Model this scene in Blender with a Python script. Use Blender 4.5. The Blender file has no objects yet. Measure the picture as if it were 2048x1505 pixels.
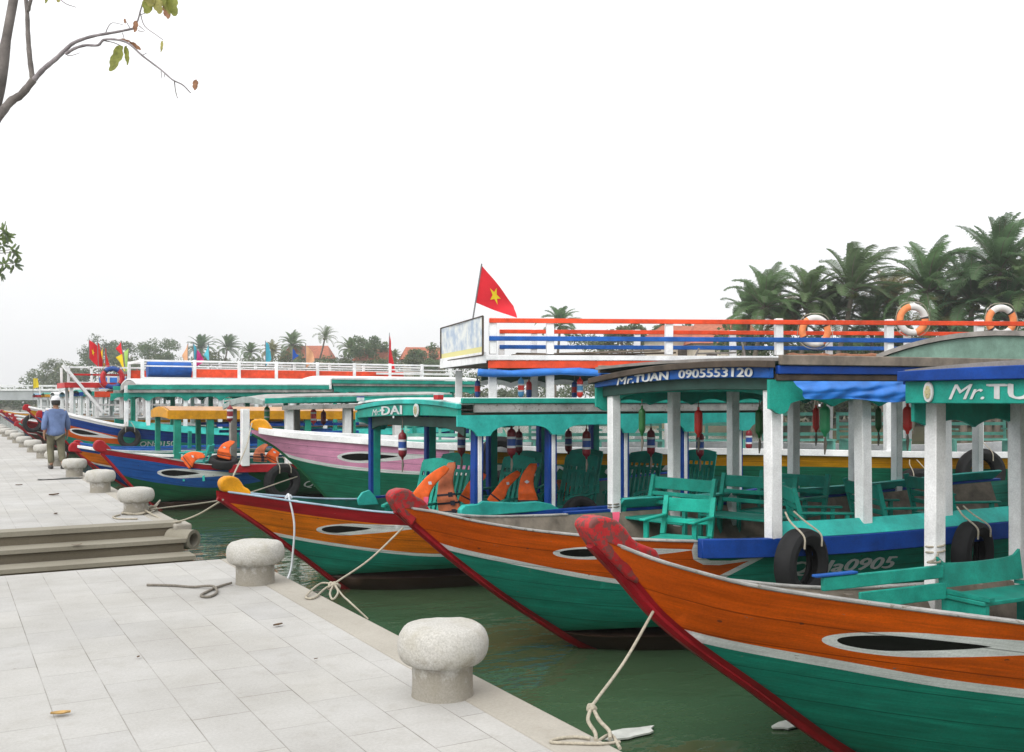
import bpy, bmesh, math, random
from math import radians, sin, cos, pi, sqrt, atan2
from mathutils import Vector, Matrix, geometry, noise as mnoise
random.seed(11)
S = bpy.context.scene; COL = S.collection
F, CX, HZ, CH, WL = 2008.0, 1024.0, 800.0, 1.62, -0.8
YAW = radians(29.5); CY, SY = cos(YAW), sin(YAW)
# world axes: X = across the quay towards the water, Y = along the quay, Z = up; the paving is z = 0, the river z = WL
def at(px, py, d):
    x = (px-CX)/F
    return Vector((d*(CY*x+SY), d*(-SY*x+CY), CH-(py-HZ)*d/F))
def gnd(px, py, z=0.0):
    return at(px, py, (CH-z)*F/(py-HZ))
def clamp(x, a=0., b=1.): return max(a, min(b, x))
def pchip(pts):
    xs = [p[0] for p in pts]; ys = [p[1] for p in pts]; n = len(xs)
    h = [xs[i+1]-xs[i] for i in range(n-1)]; dl = [(ys[i+1]-ys[i])/h[i] for i in range(n-1)]
    m = [0.]*n; m[0] = dl[0]; m[-1] = dl[-1]
    for i in range(1, n-1):
        if dl[i-1]*dl[i] > 0:
            w1 = 2*h[i]+h[i-1]; w2 = h[i]+2*h[i-1]
            m[i] = (w1+w2)/(w1/dl[i-1]+w2/dl[i])
    def f(x):
        if x <= xs[0]: return ys[0]
        if x >= xs[-1]: return ys[-1]
        i = 0
        while x > xs[i+1]: i += 1
        t = (x-xs[i])/h[i]
        return ((1+2*t)*(1-t)**2*ys[i]+t*(1-t)**2*h[i]*m[i]+t*t*(3-2*t)*ys[i+1]+t*t*(t-1)*h[i]*m[i+1])
    return f
def smooth_path(P, n=6):
    P = [Vector(p) for p in P]
    if len(P) < 3: return P
    out = []
    for i in range(len(P)-1):
        a = P[i-1] if i > 0 else P[i]*2-P[i+1]; b = P[i]; c = P[i+1]
        d = P[i+2] if i+2 < len(P) else c*2-b
        for k in range(n):
            t = k/n
            out.append(0.5*((2*b)+(c-a)*t+(2*a-5*b+4*c-d)*t*t+(3*b-a-3*c+d)*t**3))
    out.append(P[-1]); return out

# ---------------------------------------------------------------- mesh builder
class MB:
    def __init__(s): s.v = []; s.f = []; s.m = []; s.uv = []
    def add(s, vs, fs, mi=0, M=None):
        b = len(s.v)
        s.v += [tuple(M @ Vector(p)) if M else tuple(p) for p in vs]
        for f in fs: s.f.append([b+i for i in f]); s.m.append(mi)
        return s
    def box(s, x0, x1, y0, y1, z0, z1, mi=0, M=None):
        return s.add([(x0,y0,z0),(x1,y0,z0),(x1,y1,z0),(x0,y1,z0),(x0,y0,z1),(x1,y0,z1),(x1,y1,z1),(x0,y1,z1)],
              [(0,3,2,1),(4,5,6,7),(0,1,5,4),(1,2,6,5),(2,3,7,6),(3,0,4,7)], mi, M)
    def bar(s, p, q, w, h, mi=0, up=(0,0,1)):
        p = Vector(p); q = Vector(q); d = (q-p).normalized(); u = Vector(up)
        r = d.cross(u)
        if r.length < 1e-4: r = d.cross(Vector((0,1,0)))
        r.normalize(); u = r.cross(d)
        vs = []
        for c in (p, q):
            for a, b in ((-1,-1),(1,-1),(1,1),(-1,1)): vs.append(c+r*(a*w/2)+u*(b*h/2))
        return s.add(vs, [(0,1,2,3),(7,6,5,4),(0,4,5,1),(1,5,6,2),(2,6,7,3),(3,7,4,0)], mi)
    def loft(s, secs, mi=0, closed=True, caps=True):
        n = len(secs[0]); vs = [p for q in secs for p in q]; fs = []
        for i in range(len(secs)-1):
            for j in range(n if closed else n-1):
                k = (j+1) % n; fs.append((i*n+j, i*n+k, (i+1)*n+k, (i+1)*n+j))
        if caps and closed:
            fs.append(tuple(range(n))[::-1]); o = (len(secs)-1)*n; fs.append(tuple(range(o, o+n)))
        return s.add(vs, fs, mi)
    def tube(s, P, r, n=8, mi=0, caps=True):
        P = [Vector(p) for p in P]; secs = []; prev = None
        for i, p in enumerate(P):
            d = (P[min(i+1, len(P)-1)]-P[max(i-1, 0)]); d = d.normalized() if d.length > 1e-9 else Vector((0,0,1))
            if prev is None:
                a = d.cross(Vector((0,0,1)));  a = a if a.length > .05 else d.cross(Vector((1,0,0)))
            else: a = prev-d*prev.dot(d)
            a.normalize(); prev = a; b = d.cross(a)
            rr = r[i] if isinstance(r, (list, tuple)) else r
            secs.append([p+a*(rr*cos(2*pi*k/n))+b*(rr*sin(2*pi*k/n)) for k in range(n)])
        return s.loft(secs, mi, True, caps)
    def lathe(s, prof, n=16, mis=0, M=None):
        vs = []; fs = []; ms = []
        for r, z in prof:
            vs += [(r*cos(2*pi*k/n), r*sin(2*pi*k/n), z) for k in range(n)]
        b = len(s.v); s.v += [tuple(M @ Vector(p)) if M else p for p in vs]
        for i in range(len(prof)-1):
            for k in range(n):
                j = (k+1) % n
                s.f.append([b+i*n+k, b+i*n+j, b+(i+1)*n+j, b+(i+1)*n+k]); s.m.append(mis[i] if isinstance(mis, (list, tuple)) else mis)
        s.f.append([b+k for k in range(n)][::-1]); s.m.append(mis[0] if isinstance(mis, (list, tuple)) else mis)
        o = b+(len(prof)-1)*n; s.f.append([o+k for k in range(n)]); s.m.append(mis[-1] if isinstance(mis, (list, tuple)) else mis)
        return s
    def ring(s, sec, n=24, mis=None, M=None):   # closed section (r, z) revolved, mis = material per angular segment
        m = len(sec); b = len(s.v)
        for k in range(n):
            a = 2*pi*k/n
            for r, z in sec:
                p = Vector((r*cos(a), r*sin(a), z)); s.v.append(tuple(M @ p) if M else tuple(p))
        for k in range(n):
            for j in range(m):
                s.f.append([b+k*m+j, b+((k+1) % n)*m+j, b+((k+1) % n)*m+(j+1) % m, b+k*m+(j+1) % m]); s.m.append(mis[k] if mis else 0)
        return s
    def grid(s, fn, nu, nv, mi=0, thick=None):
        vs = [fn(i/nu, j/nv) for i in range(nu+1) for j in range(nv+1)]
        fs = [(i*(nv+1)+j, (i+1)*(nv+1)+j, (i+1)*(nv+1)+j+1, i*(nv+1)+j+1) for i in range(nu) for j in range(nv)]
        return s.add(vs, fs, mi)
    def prism(s, poly, y0, y1, mi=0, mapf=None):   # polygon (x, z) extruded from y0 to y1
        mp = mapf or (lambda x, y, z: (x, y, z)); n = len(poly)
        vs = [mp(x, y0, z) for x, z in poly]+[mp(x, y1, z) for x, z in poly]
        fs = [tuple(range(n)), tuple(range(2*n-1, n-1, -1))]+[(i, i+n, (i+1) % n+n, (i+1) % n) for i in range(n)]
        return s.add(vs, fs, mi)
    def build(s, name, mats, parent=None, ang=40, bevel=0., seg=2, flat=False):
        me = bpy.data.meshes.new(name); me.from_pydata(s.v, [], s.f)
        for m in (mats if isinstance(mats, (list, tuple)) else [mats]): me.materials.append(m)
        if len(me.materials) > 1: me.polygons.foreach_set('material_index', s.m)
        if s.uv:
            ul = me.uv_layers.new(name='plank')
            for l in me.loops: ul.data[l.index].uv = s.uv[l.vertex_index]
        if not flat:
            me.polygons.foreach_set('use_smooth', [True]*len(me.polygons)); me.set_sharp_from_angle(angle=radians(ang))
        me.update(); o = bpy.data.objects.new(name, me); COL.objects.link(o)
        if parent: o.parent = parent
        if bevel:
            md = o.modifiers.new('bevel', 'BEVEL'); md.width = bevel; md.segments = seg; md.limit_method = 'ANGLE'; md.angle_limit = radians(30)
        return o
def tag(o, label=None, cat=None, group=None, kind=None):
    if label: o['label'] = label
    if cat: o['category'] = cat
    if group: o['group'] = group
    if kind: o['kind'] = kind
    return o
def thing(name, label, cat, loc=(0,0,0), rotz=0., group=None):
    o = bpy.data.objects.new(name, None); COL.objects.link(o); o.empty_display_size = .2
    o.location = loc; o.rotation_euler = (0, 0, rotz)
    return tag(o, label, cat, group)
def dup(root, loc, rot=None, label=None, group=None, scale=None):
    r = root.copy(); COL.objects.link(r); r.location = loc
    if rot is not None: r.rotation_euler = rot if isinstance(rot, tuple) else (0, 0, rot)
    if scale: r.scale = (scale,)*3 if not isinstance(scale, tuple) else scale
    if label: r['label'] = label
    if group: r['group'] = group
    for ch in list(root.children):
        c = ch.copy(); COL.objects.link(c); c.parent = r
        for g in list(ch.children):
            d = g.copy(); COL.objects.link(d); d.parent = c
    return r

# ---------------------------------------------------------------- materials
def new_mat(name):
    m = bpy.data.materials.new(name); m.use_nodes = True; nt = m.node_tree
    return m, nt, nt.nodes['Principled BSDF'], nt.nodes.new, nt.links.new
def ramp(N, a, b, ca=(0,0,0,1), cb=(1,1,1,1)):
    r = N('ShaderNodeValToRGB'); r.color_ramp.elements[0].position = a; r.color_ramp.elements[1].position = b
    r.color_ramp.elements[0].color = ca; r.color_ramp.elements[1].color = cb; return r
def mixc(N, L, fac, a, b, mode='MIX'):
    x = N('ShaderNodeMix'); x.data_type = 'RGBA'; x.blend_type = mode
    for sock, v in ((x.inputs[0], fac), (x.inputs[6], a), (x.inputs[7], b)):
        if hasattr(v, 'links'): L(v, sock)
        elif isinstance(v, (int, float)): sock.default_value = v
        else: sock.default_value = (*v[:3], 1)
    return x.outputs[2]
def noise(N, L, vec, scale, detail=4, rough=.6, stretch=None):
    n = N('ShaderNodeTexNoise'); n.inputs['Scale'].default_value = scale; n.inputs['Detail'].default_value = detail; n.inputs['Roughness'].default_value = rough
    if stretch:
        mp = N('ShaderNodeMapping'); mp.inputs['Scale'].default_value = stretch; L(vec, mp.inputs[0]); vec = mp.outputs[0]
    L(vec, n.inputs['Vector']); return n.outputs['Fac']
WOOD = (.23, .19, .15)
def paint(name, col, rough=.46, wear=.5, hull=False, worn=WOOD, grime=.35):
    """oil paint on planks: streaks along the grain, small chips down to the wood, plank seams on hulls"""
    m, nt, P, N, L = new_mat(name)
    tc = N('ShaderNodeTexCoord'); vec = tc.outputs['UV'] if hull else tc.outputs['Object']
    st = (.55, 6, 6) if hull else (1.5, 1.5, 1.5)
    streak = noise(N, L, vec, 3.2, 5, .62, st)
    r1 = ramp(N, .3, .72, (1-grime, 1-grime, 1-grime, 1), (1.12, 1.12, 1.12, 1)); L(streak, r1.inputs[0])
    c = mixc(N, L, 1., col, r1.outputs[0], 'MULTIPLY')
    big = noise(N, L, vec, .9, 3, .5)
    r2 = ramp(N, .35, .7, (.86, .86, .86, 1), (1.08, 1.08, 1.08, 1)); L(big, r2.inputs[0])
    c = mixc(N, L, 1., c, r2.outputs[0], 'MULTIPLY')
    chip = noise(N, L, vec, 17 if hull else 21, 5, .65, (.6, 1, 1) if hull else None)
    hi = .80-(.2 if hull else .14)*wear
    r3 = ramp(N, hi, hi+.03); L(chip, r3.inputs[0])
    c = mixc(N, L, r3.outputs[0], c, worn)
    fine = noise(N, L, vec, 70, 4, .7); r8 = ramp(N, .3, .7, (.86, .86, .86, 1), (1.12, 1.12, 1.12, 1)); L(fine, r8.inputs[0]); c = mixc(N, L, 1., c, r8.outputs[0], 'MULTIPLY')
    pat = noise(N, L, vec, 1.1, 6, .7, (1, 1.6, 1)); r9 = ramp(N, .36, .66, (.74, .74, .74, 1), (1.16, 1.16, 1.16, 1)); L(pat, r9.inputs[0]); c = mixc(N, L, .8 if hull else .45, c, mixc(N, L, 1., c, r9.outputs[0], 'MULTIPLY'))
    if hull:
        sp = N('ShaderNodeSeparateXYZ'); L(vec, sp.inputs[0])
        a = N('ShaderNodeMath'); a.operation = 'DIVIDE'; a.inputs[1].default_value = .165; L(sp.outputs[1], a.inputs[0])
        b = N('ShaderNodeMath'); b.operation = 'FRACT'; L(a.outputs[0], b.inputs[0])
        wob = noise(N, L, vec, 2.0, 3, .6, (1, .2, 1))
        w = N('ShaderNodeMath'); w.operation = 'MULTIPLY_ADD'; w.inputs[1].default_value = .10; w.inputs[2].default_value = -.008; L(wob, w.inputs[0])
        s = N('ShaderNodeMath'); s.operation = 'LESS_THAN'; L(b.outputs[0], s.inputs[0]); L(w.outputs[0], s.inputs[1])
        f = N('ShaderNodeMath'); f.operation = 'MULTIPLY'; f.inputs[1].default_value = .72; L(s.outputs[0], f.inputs[0])
        c = mixc(N, L, f.outputs[0], c, (col[0]*.25, col[1]*.25, col[2]*.25))
        so_ = N('ShaderNodeSeparateXYZ'); L(tc.outputs['Object'], so_.inputs[0]); gw = noise(N, L, vec, 1.7, 7, .72, (.8, 1.6, 1))
        ga = N('ShaderNodeMath'); ga.operation = 'MULTIPLY_ADD'; ga.inputs[1].default_value = -1.3; ga.inputs[2].default_value = 1.02; L(gw, ga.inputs[0])
        gb = N('ShaderNodeMath'); gb.operation = 'SUBTRACT'; L(ga.outputs[0], gb.inputs[0]); L(so_.outputs[2], gb.inputs[1])
        gr = ramp(N, .0, .5, (0, 0, 0, 1), (.62, .62, .62, 1)); L(gb.outputs[0], gr.inputs[0]); c = mixc(N, L, gr.outputs[0], c, (col[0]*.35+.012, col[1]*.35+.016, col[2]*.3+.008))
        br = noise(N, L, vec, 5.5, 6, .75, (.18, 7, 1)); rbm = ramp(N, .32, .7, (.74, .74, .74, 1), (1.14, 1.14, 1.14, 1)); L(br, rbm.inputs[0]); c = mixc(N, L, 1., c, rbm.outputs[0], 'MULTIPLY')
        vo = N('ShaderNodeTexVoronoi'); vo.inputs['Scale'].default_value = 3.6; vo.inputs['Randomness'].default_value = 1.; mpv = N('ShaderNodeMapping'); mpv.inputs['Scale'].default_value = (.75, 1.3, 1); L(vec, mpv.inputs[0]); L(mpv.outputs[0], vo.inputs['Vector'])
        nz = noise(N, L, vec, 26, 3, .6); am = N('ShaderNodeMath'); am.operation = 'MULTIPLY_ADD'; am.inputs[1].default_value = .11; am.inputs[2].default_value = -.012; L(nz, am.inputs[0])
        l2 = N('ShaderNodeMath'); l2.operation = 'LESS_THAN'; L(vo.outputs['Distance'], l2.inputs[0]); L(am.outputs[0], l2.inputs[1])
        f2 = N('ShaderNodeMath'); f2.operation = 'MULTIPLY'; f2.inputs[1].default_value = .7; L(l2.outputs[0], f2.inputs[0]); c = mixc(N, L, f2.outputs[0], c, (.03, .022, .018))
        sc = noise(N, L, vec, 2.4, 8, .75, (.35, 9, 1)); r6 = ramp(N, .635, .66, (0, 0, 0, 1), (.5, .5, .5, 1)); L(sc, r6.inputs[0]); c = mixc(N, L, r6.outputs[0], c, (min(1, col[0]*1.2+.08), min(1, col[1]*1.2+.08), min(1, col[2]*1.2+.07)))
        sc2 = noise(N, L, vec, 1.6, 7, .7, (.5, 3.5, 1)); r7 = ramp(N, .56, .74, (0, 0, 0, 1), (.5, .5, .5, 1)); L(sc2, r7.inputs[0]); c = mixc(N, L, r7.outputs[0], c, (col[0]*.42+.01, col[1]*.42+.008, col[2]*.42+.006))
    L(c, P.inputs['Base Color'])
    r4 = ramp(N, .2, .8, (rough-.08,)*3+(1,), (rough+.2,)*3+(1,)); L(streak, r4.inputs[0]); L(r4.outputs[0], P.inputs['Roughness'])
    bp = N('ShaderNodeBump'); bp.inputs['Strength'].default_value = .3; bp.inputs['Distance'].default_value = .006
    L(streak, bp.inputs['Height']); L(bp.outputs[0], P.inputs['Normal'])
    P.inputs['Specular IOR Level'].default_value = .22
    return m
def plain(name, col, rough=.6, vary=.25, scale=6., bump=0., metal=0., spec=.4):
    m, nt, P, N, L = new_mat(name)
    tc = N('ShaderNodeTexCoord'); f = noise(N, L, tc.outputs['Object'], scale, 5, .6)
    r = ramp(N, .3, .7, (1-vary,)*3+(1,), (1+vary*.5,)*3+(1,)); L(f, r.inputs[0])
    L(mixc(N, L, 1., col, r.outputs[0], 'MULTIPLY'), P.inputs['Base Color'])
    P.inputs['Roughness'].default_value = rough; P.inputs['Metallic'].default_value = metal; P.inputs['Specular IOR Level'].default_value = spec
    if bump:
        b = N('ShaderNodeBump'); b.inputs['Strength'].default_value = .5; b.inputs['Distance'].default_value = bump; L(f, b.inputs['Height']); L(b.outputs[0], P.inputs['Normal'])
    return m
C_TEAL = (.02, .36, .28); C_AQUA = (.04, .50, .44); C_LEAFGREEN = (.02, .50, .38); C_MINT = (.2, .56, .46); C_GREEN = (.018, .31, .22); C_DKGREEN = (.012, .125, .05); C_KGREEN = (.014, .2, .115)
C_ORANGE = (.80, .125, .004); C_AMBER = (.97, .24, .005); C_GOLD = (.88, .38, .01); C_RED = (.44, .014, .022); C_BRIGHTRED = (.62, .03, .03); C_BLUE = (.008, .062, .33); C_SKYBLUE = (.018, .12, .46)
C_PINK = (.88, .38, .60); C_YELLOW = (.72, .33, .008); C_WHITE = (.88, .885, .89); C_GREY = (.3, .28, .26); C_BROWN = (.07, .035, .025); C_VERM = (.9, .09, .03); C_GABLE = (.2, .33, .27); C_BLACK = (.01, .009, .009)
MT = {}
def P_(n, hull=False, **k):
    key = n+('_hull' if hull else '')
    if n in ('WHITE', 'PINK'): k.setdefault('grime', .14)
    if key not in MT: MT[key] = paint(key+'_paint', globals()['C_'+n], hull=hull, **k)
    return MT[key]
for n in ('TEAL','GREEN','DKGREEN','KGREEN','ORANGE','AMBER','RED','BLUE','PINK','YELLOW','WHITE','BROWN','BLACK','SKYBLUE'): P_(n, True, wear=.25 if n in('BLACK','BROWN') else .55)
for n in ('TEAL','AQUA','MINT','BLUE','SKYBLUE','RED','BRIGHTRED','WHITE','GREY','YELLOW','VERM','AMBER','GREEN','DKGREEN','BROWN','LEAFGREEN','GOLD','GABLE'): P_(n)
M_RUBBER = plain('tyre_rubber', (.012, .012, .013), .8, .4, 9, .004)
M_ROPE = plain('rope_fibre', (.42, .38, .30), .9, .35, 60, .003)
M_ROPEDK = plain('weathered_rope', (.2, .18, .15), .9, .4, 60, .003)
M_WOOD = plain('weathered_wood', (.24, .2, .16), .85, .5, 5, .004)
M_DARKWOOD = plain('dark_wood', (.08, .06, .045), .85, .5, 5, .004)
M_VEST = plain('vest_nylon', (.85, .13, .015), .7, .25, 12, .004)
M_VESTDIRTY = plain('faded_vest_nylon', (.55, .16, .07), .8, .4, 7, .004)
M_STRAP = plain('vest_strap', (.01, .01, .02), .7, .2)
M_TARP = plain('tarp_plastic', (.03, .2, .66), .38, .35, 4, .01)
M_FEND = {'red': plain('fender_red', (.5, .02, .025), .35, .2), 'maroon': plain('fender_maroon', (.2, .012, .02), .4, .25), 'blue': plain('fender_blue', (.02, .07, .28), .4, .2),
          'white': plain('fender_white', (.6, .62, .65), .5, .15), 'green': plain('fender_green', (.03, .3, .12), .4, .2), 'dkgreen': plain('fender_dark_green', (.02, .13, .03), .4, .3),
          'sky': plain('fender_sky_blue', (.08, .3, .55), .4, .2), 'verm': plain('fender_vermilion', (.75, .04, .03), .4, .2)}
M_PVEST = M_FEND['white']
M_UNDER = plain('canopy_underside', (.02, .05, .045), .7, .4, 3); M_TEALDK = paint('shaded_teal_paint', (.012, .13, .095), wear=1.2, worn=(.08, .07, .05), grime=.5)  # teal darkened: shade under the canopies put into deck and inner planking colour

# ---------------------------------------------------------------- lettering
def text_polys(body, size=1., shear=0., bold=0.):
    cu = bpy.data.curves.new('tmp', 'FONT'); cu.body = body; cu.size = 1.; cu.shear = shear; cu.resolution_u = 3
    o = bpy.data.objects.new('tmp', cu); COL.objects.link(o)
    dg = bpy.context.evaluated_depsgraph_get(); me = bpy.data.meshes.new_from_object(o.evaluated_get(dg))
    vs = [(v.co.x, v.co.y) for v in me.vertices]; fs = [tuple(p.vertices) for p in me.polygons]
    bpy.data.objects.remove(o); bpy.data.curves.remove(cu); bpy.data.meshes.remove(me)
    x0 = min(v[0] for v in vs); x1 = max(v[0] for v in vs); y0 = min(v[1] for v in vs); y1 = max(v[1] for v in vs)
    return [((x-x0)/(x1-x0), (y-y0)/(y1-y0)) for x, y in vs], fs
def letters(body, mapf, mat, parent, shear=0., bold=.015, name='lettering'):
    """hand-painted lettering: three slightly shifted coats make the strokes fat"""
    vs, fs = text_polys(body, 1., shear); mb = MB(); k = bold*.55/max(1, len(body)*.62)*1.6
    for l, (dx, dy) in enumerate(((0, 0), (-k, bold*.5), (k, -bold*.5)) if bold > .004 else ((0, 0),)):
        mb.add([mapf(x+dx, y+dy, l*.0012) for x, y in vs], fs)
    return mb.build(name, mat, parent, flat=True)
# ---------------------------------------------------------------- boats
BOATS = {}
class Boat:
    def __init__(s, key, label, v, u, phi, L, stem, sheer, beam, deck=.62, group='tour boats moored along the quay', name='tour_boat', pw=(.85, .45), asym=0.):
        s.asym = asym
        s.key = key; s.L = L; s.phi = radians(phi); s.o = Vector((v, u, WL)); BOATS[key] = s; s.pw = pw
        s.root = thing(name, label, 'boat', s.o, -s.phi, group)
        s.stem = stem; s.keel = pchip(stem); s.sh = pchip(sheer); s.b = pchip(beam); s.deck = deck
        s.a = Vector((cos(s.phi), -sin(s.phi), 0)); s.n = Vector((sin(s.phi), cos(s.phi), 0))
    def w(s, x, y, z): return s.o+s.a*x+s.n*y+Vector((0, 0, z))
    def loc(s, px, py, y):                       # a point of the photograph on the boat's plane y -> (x, z) in the boat's own metres
        r = at(px, py, 1.)-Vector((0, 0, CH)); k = s.o+s.n*y
        det = r.x*(-s.a.y)+s.a.x*r.y; d = (k.x*(-s.a.y)+s.a.x*k.y)/det
        q = Vector((r.x*d, r.y*d, 0))-Vector((k.x, k.y, 0))
        return q.dot(s.a), CH+r.z*d-WL
    def hy(s, x, z):
        k = s.keel(x); h = s.sh(x); t = clamp((z-k)/max(h-k, .01)); p = s.pw[0]+(s.pw[1]-s.pw[0])*clamp(x/3.5)
        return max(s.b(x)*t**p, .035)
    def P(s, x, z, side=-1, off=0.):
        y = s.hy(x, z); return (x, side*(y+off), z-(s.asym*y*clamp((z+.1)/.6) if side > 0 else 0))
    def hull(s, base, regions, step=.12, brown=None):
        mats = [P_(base, True)]; idx = {base: 0}
        def mi(n):
            if n not in idx: idx[n] = len(mats); mats.append(P_(n, True))
            return idx[n]
        n = int(s.L/.06); top = [(s.L*i/n, s.sh(s.L*i/n)) for i in range(n+1)]
        bot = [(s.L*i/n, s.keel(s.L*i/n)) for i in range(n, -1, -1)]
        loops = [top+bot]; regs = []
        for poly, nm in regions: regs.append((poly, mi(nm))); loops.append(poly)
        pts = []; edges = []
        for lp in loops:
            b = len(pts); pts += [Vector(p) for p in lp]; edges += [(b+i, b+(i+1) % len(lp)) for i in range(len(lp))]
        x = step/2
        while x < s.L:
            z = -.55
            while z < 2.4:
                if s.keel(x)+.03 < z < s.sh(x)-.03: pts.append(Vector((x+random.uniform(-.01, .01), z)))
                z += step
            x += step
        vs, _, fs, *_r = geometry.delaunay_2d_cdt(pts, edges, [], 0, 1e-5)
        def inside(poly, x, z):
            c = False; j = len(poly)-1
            for i in range(len(poly)):
                if (poly[i][1] > z) != (poly[j][1] > z) and x < (poly[j][0]-poly[i][0])*(z-poly[i][1])/(poly[j][1]-poly[i][1])+poly[i][0]: c = not c
                j = i
            return c
        mb = MB(); keep = []; kmi = []
        for f in fs:
            cx = sum(vs[i].x for i in f)/3; cz = sum(vs[i].y for i in f)/3
            if not (0 < cx < s.L and s.keel(cx) < cz < s.sh(cx)): continue
            m = 0
            for poly, k in regs:
                if inside(poly, cx, cz): m = k
            keep.append(f); kmi.append(m)
        for side in (-1, 1):
            b = len(mb.v)
            mb.v += [s.P(v.x, v.y, side) for v in vs]; mb.uv += [(v.x, s.sh(clamp(v.x, 0, s.L))-v.y) for v in vs]
            for f, m in zip(keep, kmi):
                mb.f.append([b+i for i in (f if side < 0 else f[::-1])]); mb.m.append(m)
        L = s.L; zs = [s.keel(L)+(s.sh(L)-s.keel(L))*i/8 for i in range(9)]; b = len(mb.v)
        for z in zs:
            for sd in (-1, 1): mb.v.append(s.P(L, z, sd)); mb.uv.append((sd*s.hy(L, z), s.sh(L)-z))
        for i in range(8): mb.f.append([b+2*i, b+2*i+1, b+2*i+3, b+2*i+2]); mb.m.append(0)
        o = mb.build('hull', mats, s.root, ang=60); s.hullobj = o; return o
    def band(s, x0, x1, hi, lo, n=40):           # polygon between two depth-below-sheer functions
        A = [x0+(x1-x0)*i/n for i in range(n+1)]
        return [(x, hi(x)) for x in A]+[(x, lo(x)) for x in A[::-1]]
    def rails(s, name, mat, x0, x1, prof, n=36, z=None, sides=(-1, 1), each=True):
        zf = z or s.sh
        for sd in sides:
            mb = MB()
            mb.loft([[(x, sd*(s.b(x)+dy), zf(x)+dz-(s.asym*s.b(x) if sd > 0 else 0)) for dy, dz in prof] for x in [x0+(x1-x0)*i/n for i in range(n+1)]])
            mb.build(name, mat, s.root, bevel=.006, seg=1)
    def stempost(s, mat, th=.2, w=.12, x1=2.2):
        n = 60; secs = []
        for i in range(n+1):
            x = x1*(i/n)**1.1; z = s.keel(x); xa, xb = max(0, x-.22), x+.22; sl = (s.keel(xb)-s.keel(xa))/(xb-xa); L = sqrt(1+sl*sl)
            nx, nz = -sl/L, 1/L       # inward normal
            t = th*(.22-.02*i/n); o = .02
            R_ = []; ho = w*.26
            for q in (0, .25, .5, .75, 1.):
                px_, pz_ = x+nx*(t*q), z+nz*(t*q); R_.append((px_, max(ho, s.hy(px_, pz_)+.02 if px_ > 0 else ho), pz_))
            secs.append([(x-nx*o, -ho*.8, z-nz*o)]+[(a_, -h_, b_) for a_, h_, b_ in R_]+[(a_, h_, b_) for a_, h_, b_ in R_[::-1]]+[(x-nx*o, ho*.8, z-nz*o)])
        MB().loft(secs).build('stem_post', mat, s.root, ang=35)
    def head(s, poly, mat, w=.15, parent=None, name='prow_ornament'):
        mb = MB(); mb.prism(poly, -w/2, w/2); return mb.build(name, mat, s.root, ang=50, bevel=.03, seg=3)
    def inside(s, mat, dmat, x0, x1, dz=None, ribs=False, thick=.05):
        dz = dz if dz is not None else s.deck; n = 40
        df = lambda x: min(max(dz, s.keel(x)+.22), s.sh(x)-.05)
        mb = MB()
        for sd in (-1, 1):
            def ip(u, v):
                x = x0+(x1-x0)*u; z = df(x)+(s.sh(x)-df(x))*v; q = s.P(x, z, sd); return (x, sd*max(abs(q[1])-thick, .01), q[2])
            mb.grid(ip, n, 5)
        mb.build('inner_planking', mat, s.root)
        MB().grid(lambda u, v: (x0+(x1-x0)*u, (2*v-1)*max(s.hy(x0+(x1-x0)*u, df(x0+(x1-x0)*u))-thick*.6, .02), df(x0+(x1-x0)*u)), n, 6).build('deck', dmat, s.root)
        if ribs:
            x = x0+.35
            while x < x1:
                for sd in (-1, 1):
                    mb = MB(); secs = []
                    for k in range(7):
                        z0_ = df(x)+(s.sh(x)-.03-df(x))*k/6; q_ = s.P(x, z0_, sd); z = q_[2]; y = abs(q_[1])-thick
                        secs.append([(x-.03, sd*y, z), (x+.03, sd*y, z), (x+.03, sd*max(y-.07, .0), z), (x-.03, sd*max(y-.07, .0), z)])
                    mb.loft(secs); mb.build('rib', mat, s.root)
                x += .42
    def foredeck(s, mat, x0, x1, dz=-.02):
        MB().grid(lambda u, v: (x0+(x1-x0)*u, (2*v-1)*max(s.b(x0+(x1-x0)*u)-.03, .02), s.sh(x0+(x1-x0)*u)+dz-s.asym*max(0, 2*v-1)*s.b(x0+(x1-x0)*u)), 14, 4).build('foredeck', mat, s.root)
    def text(s, body, x0, x1, zc, h, mat, shear=.15, bold=.02, slope=0.):
        zc2 = zc if callable(zc) else (lambda x: zc)
        def mp(u, v, l=0.):
            x = x0+(x1-x0)*u; return s.P(x, zc2(x)+(v-.5)*h, -1, .009+l)
        return letters(body, mp, mat, s.hullobj, shear, bold, 'registration_number')
    def roof(s, mat, x0, x1, w, zf, camb=.12, th=.05, n=14, skew=0., name='roof'):
        secs = []
        for i in range(n+1):
            x = x0+(x1-x0)*i/n; t = i/n
            ys = [-w+2*w*j/12 for j in range(13)]
            q = [(x-skew*(1-t)*y/w, y, zf(x)+camb*(1-(y/w)**2)+th) for y in ys]+[(x-skew*(1-t)*y/w, y, zf(x)+camb*(1-(y/w)**2)) for y in ys[::-1]]
            secs.append(q)
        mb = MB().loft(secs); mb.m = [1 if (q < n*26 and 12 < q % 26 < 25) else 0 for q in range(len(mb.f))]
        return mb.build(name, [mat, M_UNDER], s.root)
    def crossbeam(s, name, mat, x, w, zt, zb, th=.05, n=16, parent=None):  # board across the boat, top and bottom edges as functions of y
        secs = [[(x-th/2, y, zb(y)), (x+th/2, y, zb(y)), (x+th/2, y, zt(y)), (x-th/2, y, zt(y))] for y in [-w+2*w*i/n for i in range(n+1)]]
        o = MB().loft(secs).build(name, mat, s.root, bevel=.006, seg=1)
        if name == 'name_board': s.board = o
        return o
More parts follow.
